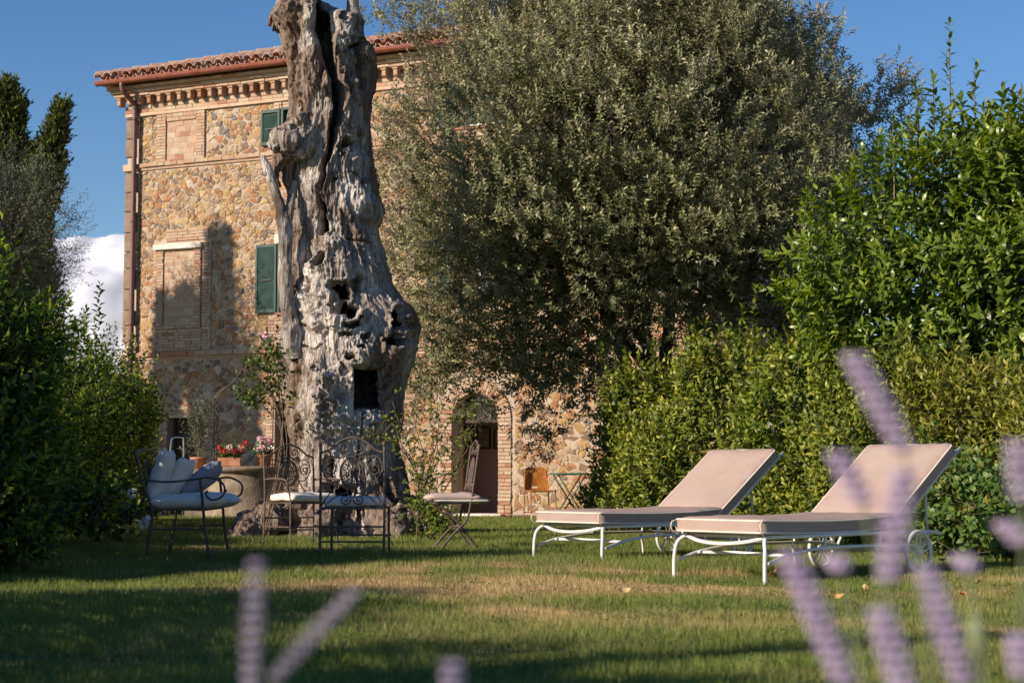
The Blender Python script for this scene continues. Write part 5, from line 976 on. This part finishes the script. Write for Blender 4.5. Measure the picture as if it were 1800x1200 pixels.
FLOWERS = {'pink': mat('pink_petals', (.65, .12, .25), (.75, .3, .42), 30, .7), 'red': mat('red_petals', (.55, .02, .02), (.65, .05, .05), 30, .7), 'white': mat('white_petals', (.8, .78, .72), (.72, .7, .62), 30, .7), 'rose': mat('rose_petals', (.75, .4, .42), (.8, .55, .55), 30, .7)}
def bloom(mb_pts, r, n):
    mb = MB()
    for c in mb_pts:
        for k in range(n):
            d = unit(1)[0]; u = nz(np.cross(d, unit(1)[0])); v = np.cross(d, u); p = np.array(c) + d * r * .6; s = r * rng.uniform(.35, .6); mb.add([p, p + u * s + d * s * .4, p + (u + v) * s * .8 + d * s * .5, p + v * s + d * s * .4], [[(0, 1, 2, 3)]])
    return mb
def flower_pot(label, loc, prof, h, spread, cols, nb, box=None):
    root = thing('flower_pot', label, 'flower pot', loc, 0, 'terracotta flower pots by the well')
    if box: rbox(*box, .012, 6).build('pot', TERRACOTTA, root, weld=True, xf=lambda V: V * (1, 1, 1))
    else: MB().lathe(prof, 20).build('pot', TERRACOTTA, root, smooth=True)
    n = 46; base = np.stack([rng.normal(0, spread[0] * .5, n), rng.normal(0, spread[1] * .5, n), np.full(n, h * .95)], -1); d = nz(np.stack([base[:, 0] * 3, base[:, 1] * 3, np.ones(n)], -1) + rng.normal(0, .3, (n, 3))); pos, ld, nr, s = shoot_leaves(base, d, rng.uniform(.1, .24, n), 7); leaves('foliage', pos, ld, nr, .05, .045, CREEPER_LEAF, root, 0, rng.random(len(pos)) * .9)
    for c in cols: pts = [(rng.normal(0, spread[0] * .75), rng.normal(0, spread[1] * .8) - .05, h + rng.uniform(.06, .28)) for _ in range(nb + 3)]; bloom(pts, .055, 16).build('blossoms', FLOWERS[c], root, kind='stuff')
POT = [(.001, 0), (.1, 0), (.13, .17), (.145, .18), (.145, .21), (.12, .21), (.11, .17), (.001, .17)]
flower_pot('long terracotta trough of red and white geraniums on the well rim', wl0 + (-.16, -.6, .865), None, .14, (.17, .06), ('red', 'white'), 7, (.4, .18, .15)); flower_pot('terracotta pot of pink geraniums at the right of the well rim', wl0 + (.42, -.42, .865), POT, .2, (.11, .09), ('pink', 'rose', 'white'), 7)
p0 = ground(357, 908); pr = thing('potted_shrub', 'slim leafy shrub in a terracotta pot left of the well', 'potted plant', (-5.55, 30.3, 0)); MB().box(-.2, .2, -.2, .2, -.02, .82).build('plinth', WELL, pr)
MB().lathe(np.array(POT) * (1.1, 1) + (0, .82), 20).build('pot', TERRACOTTA, pr, smooth=True); n = 90; base = np.stack([rng.normal(0, .1, n), rng.normal(0, .1, n), rng.uniform(1.0, 1.9, n)], -1); pos, ld, nr, s = shoot_leaves(base, np.array([0, 0, 1.]) + rng.normal(0, .35, (n, 3)), rng.uniform(.15, .3, n), 8); leaves('foliage', pos, ld, nr, .09, .022, OLIVE_LEAF, pr, 0)
tbm = MB(); limb(tbm, [(0, 0, .95), (.02, 0, 1.4), (0, .02, 1.9)], .02, .006, 5); tbm.build('stem', WOOD_STEM, pr)
sp = thing('steel_stand', 'bent steel tube handle glinting in front of the left door', 'handle', (-6.0, 30.6, 0)); MB().tube(bez([(-.12, 0, 0), (-.12, 0, .9), (-.1, 0, 1.3), (-.05, 0, 1.38), (.08, 0, 1.38), (.12, 0, 1.32), (.12, 0, .8), (.12, 0, 0)], 6), .014, 8).build('tube', mat('polished_steel', (.7, .7, .72), (.6, .6, .62), 4, .2, metal=1.0), sp, smooth=True); MB().tube([(-.12, 0, .5), (.12, 0, .5)], .01, 6).build('crossbar', MATS['polished_steel'], sp)

# ------------------------------------------------------------------ rose, suckers and other plants round the dead trunk
def bush(name, label, cat, org, canes, mat_, per, k, L, W, spread=.1, lsh=(.12, .25), lod=1, r=.009, t0=.25):
    org = np.array(org, float); root = thing(name, label, cat, org); sb = MB(); B = []; Dn = []
    for c in canes:
        c = np.array(c, float); limb(sb, c - org, r, r * .4, 5, 1, .01); p = bez(c, 12); t = rng.uniform(t0, 1, per); i = (t * (len(p) - 1)).astype(int); B.append(p[i] + rng.normal(0, spread * .3, (per, 3))); Dn.append(rng.normal(0, 1, (per, 3)) * .8 + (0, 0, .35))
    B = np.vstack(B); Dn = np.vstack(Dn); l = rng.uniform(*lsh, len(B)); pos, ld, nr, s = shoot_leaves(B, Dn, l, k); m = len(pos); leaves('foliage', pos - org, ld, nr, rng.uniform(*L, m), rng.uniform(*W, m), mat_, root, lod, np.clip(rng.normal(.5, .25, m), 0, 1)); Dn = nz(Dn)
    for a, d_, q_ in zip(B, Dn, l): sb.tube([a - org, a + d_ * q_ - org], [.004, .0015], 4)
    sb.build('stems', WOOD_STEM, root); return root
e = lambda x, y, Y=19.0: at(x, y, Y)
rb_ = bush('rose_bush', 'climbing rose with one pink bloom at the left of the dead trunk', 'rose', (-2.75, 19.0, 0), [[(-2.75, 19.0, 0), e(500, 820), e(492, 740), e(478, 690), e(455, 660)], [(-2.75, 19.0, 0), e(505, 800), e(490, 700), e(470, 650), e(440, 640), e(415, 662)], [(-2.7, 19.0, 0), e(498, 760), e(488, 660), e(478, 620), e(470, 604)], [(-2.75, 19, 0), e(497, 780), e(470, 720), e(440, 705), e(415, 700)], [(-2.75, 19, 0), e(497, 780), e(480, 700), e(455, 690), e(430, 680)], [(-2.75, 19, 0), e(497, 760), e(490, 690), e(485, 650), e(462, 630)]], ROSE_LEAF, 16, 5, (.045, .085), (.028, .05), .12, t0=.55)
bloom([e(470, 598) - (-2.75, 19.0, 0), e(466, 590) - (-2.75, 19.0, 0)], .05, 22).build('bloom', FLOWERS['rose'], rb_)
e = lambda x, y, Y=18.7: at(x, y, Y)
bush('oak_suckers', 'leafy holm oak suckers growing at the right of the dead trunk', 'shrub', (-1.05, 18.9, 0), [[(-1.05, 18.9, 0), e(735, 860), e(725, 800), e(700, 740), e(690, 705)], [(-1.05, 18.9, 0), e(740, 860), e(745, 800), e(730, 750), e(725, 720)], [(-1.05, 18.9, 0), e(745, 860), e(765, 790), e(790, 740), e(800, 715)], [(-1.05, 18.9, 0), e(745, 860), e(780, 800), e(810, 770), e(832, 745)], [(-1.05, 18.9, 0), e(735, 850), e(720, 800), e(690, 775), e(672, 782)], [(-1.05, 18.9, 0), e(740, 870), e(760, 820), e(770, 790), e(765, 765)], [(-1.05, 18.9, 0), e(735, 850), e(705, 780), e(690, 745), e(668, 770)], [(-1.05, 18.9, 0), e(745, 860), e(770, 770), e(765, 720), e(760, 690)], [(-1.05, 18.9, 0), e(742, 860), e(790, 830), e(815, 800), e(825, 780)]], HEDGE_LEAF, 22, 6, (.03, .055), (.016, .028), .2, (.1, .24))
e = lambda x, y, Y=18.3: at(x, y, Y)
bush('low_bush', 'low green bush at the foot of the dead trunk beside the folding chair', 'shrub', (-.88, 18.3, 0), [[(-.88, 18.3, 0), e(745, 920), e(735, 890)], [(-.88, 18.3, 0), e(760, 910), e(765, 875)], [(-.88, 18.3, 0), e(775, 920), e(795, 900)], [(-.88, 18.3, 0), e(755, 920), e(750, 880)], [(-.88, 18.3, 0), e(770, 915), e(780, 890)]], LAUREL_LEAF, 26, 6, (.04, .075), (.018, .032), .25, (.08, .18))
hy = thing('hydrangea', 'white flowering hydrangea in the shade behind the settee', 'shrub', (-4.15, 17.0, 0)); n = 130; base = np.stack([rng.normal(0, .3, n), rng.normal(0, .4, n), rng.uniform(.05, .55, n)], -1); pos, ld, nr, s = shoot_leaves(base, np.array([.2, -.2, .8]) + rng.normal(0, .4, (n, 3)), rng.uniform(.15, .3, n), 7); leaves('foliage', pos, ld, nr, rng.uniform(.07, .12, len(pos)), rng.uniform(.045, .07, len(pos)), SHADE_TONED_LEAF, hy, 1)
for x, y in ((232, 867), (257, 915), (252, 920)): c_ = at(x, y, 16.6) - (-4.15, 17, 0); bloom([c_], .055, 40).build('blossom', FLOWERS['white'], hy)
sbm = MB()
for k in range(6): limb(sbm, [(0, 0, 0), (rng.normal(0, .15), rng.normal(0, .2), .3), (rng.normal(0, .25), rng.normal(0, .3), .6)], .012, .005, 5, k)
sbm.build('stems', WOOD_STEM, hy)

# ------------------------------------------------------------------ fallen leaves
FALLEN = [mat('fallen_leaf_%d' % k, c, None, 20, .8) for k, c in enumerate(((.5, .3, .1), (.45, .2, .07), (.55, .42, .2), (.3, .2, .1)))]
for k, (x, y, lab) in enumerate(((1478, 1050, 'curled ochre fallen leaf on dry grass below the lavender'), (1360, 1008, 'small fallen leaf by the near lounger leg'), (1520, 1036, 'pale fallen leaf on the lawn below the lounger wheel'), (1655, 985, 'rust coloured fallen leaf right of the lounger wheel'), (1720, 1025, 'tan fallen leaf on the lawn at far right'), (1690, 1045, 'brown fallen leaf among lavender at right'), (1097, 1040, 'yellow fallen leaf in the middle of the lawn'), (152, 1138, 'pale fallen leaf in the deep shade at lower left'), (640, 985, 'brown fallen leaf near the iron chair leg'), (1050, 925, 'tiny fallen leaf beside the doorway lawn'))):
    p = ground(x, y, .035); t_ = np.linspace(-1, 1, 7); V = []
    for t in t_: wd = .022 * (1 - t * t) ** .6 + .001; V += [(t * .038, -wd, .012 * t * t + .01), (t * .038, 0, .012 * t * t), (t * .038, wd, .012 * t * t + .01)]
    f = [(3 * i + j, 3 * i + j + 3, 3 * i + j + 4, 3 * i + j + 1) for i in range(6) for j in (0, 1)]; o = MB().add(V, [np.array(f)]).build('fallen_leaf', FALLEN[k % 4], None); o.location = p; o.rotation_euler = (rng.normal(0, .3), rng.normal(0, .3), rng.uniform(0, 6)); tag(o, lab, 'leaf', 'fallen leaves on the lawn')

# ------------------------------------------------------------------ lavender close to the camera
LAV = mat('lavender_floret', (.36, .28, .44), (.5, .42, .57), 60, .8); LAVG = mat('lavender_stem', (.16, .2, .1), (.24, .27, .15), 40, .8)
def lavender(label, org, spikes, sc=1.0):
    """spikes: (top x, top y, foot-of-spike x, y, distance)"""
    org = np.array(org, float); root = thing('lavender', label, 'lavender', org)
    for (x0, y0, x1, y1, Y) in spikes:
        a, b = at(x0, y0, Y), at(x1, y1, Y); ax_ = nz(a - b); ln = np.linalg.norm(a - b); foot = org + (rng.normal(0, .03), rng.normal(0, .03), 0); MB().tube(bez([foot - org, (foot + b) / 2 - org + (.0, 0, .03), b - org, a - org], 6), .0013, 5).build('stem', LAVG, root); m = MB(); nw = max(3, int(ln / .0085))
        for k in range(nw):
            c_ = b + (a - b) * (k + .5) / nw - org; taper = .75 + .5 * math.sin(np.pi * (k + .8) / (nw + .6))
            for j in range(7): an = j * 2 * np.pi / 7 + k * .5; d_ = nz(np.array([math.cos(an), math.sin(an), .55])); c2 = c_ + d_ * .006 * sc * taper; V = MB().ball((0, 0, 0), (.0034 * sc, .0034 * sc, .006 * sc), 6); V_ = V.V[0]; z_ = d_; u = nz(np.cross(z_, (0, .1, 1.))); v = np.cross(z_, u); m.add(V_[:, :1] * u + V_[:, 1:2] * v + V_[:, 2:] * z_ + c2, V.F)
        m.build('flower_spike', LAV, root, smooth=True)
lavender('blurred lavender plant close to the camera at lower right', (.36, 1.28, 0), [(1497, 628, 1590, 800, 1.3), (1590, 830, 1562, 1030, 1.3), (1470, 800, 1520, 895, 1.35), (1385, 975, 1490, 1215, 1.25), (1545, 1075, 1592, 1230, 1.2), (1625, 1000, 1695, 1215, 1.3), (1790, 780, 1800, 890, 1.3), (1765, 925, 1800, 965, 1.4), (1468, 985, 1478, 1010, 1.5), (1690, 985, 1705, 1010, 1.5), (1790, 1120, 1800, 1200, 1.3)], 1.0)
lavender('blurred lavender plant in shade close to the camera at lower left', (-.24, 1.26, 0), [(452, 985, 440, 1225, 1.25), (628, 1040, 480, 1200, 1.3)], .65); lavender('single out of focus lavender tip at the bottom centre', (-.05, 1.3, 0), [(796, 1165, 795, 1225, 1.3)], .8)
lg = thing('green_bud', 'blurred pale green plant tip among the lavender at right', 'plant', (.36, 1.3, 0)); p_ = at(1715, 1120, 1.3); MB().tube(bez([(0, 0, 0), (p_ - (.36, 1.3, 0)) * .6, p_ - (.36, 1.3, 0)], 6), .002, 5).build('stem', LAVG, lg); MB().ball(p_ - (.36, 1.3, 0), (.008, .008, .018), 8).build('bud', LAVG, lg, smooth=True)
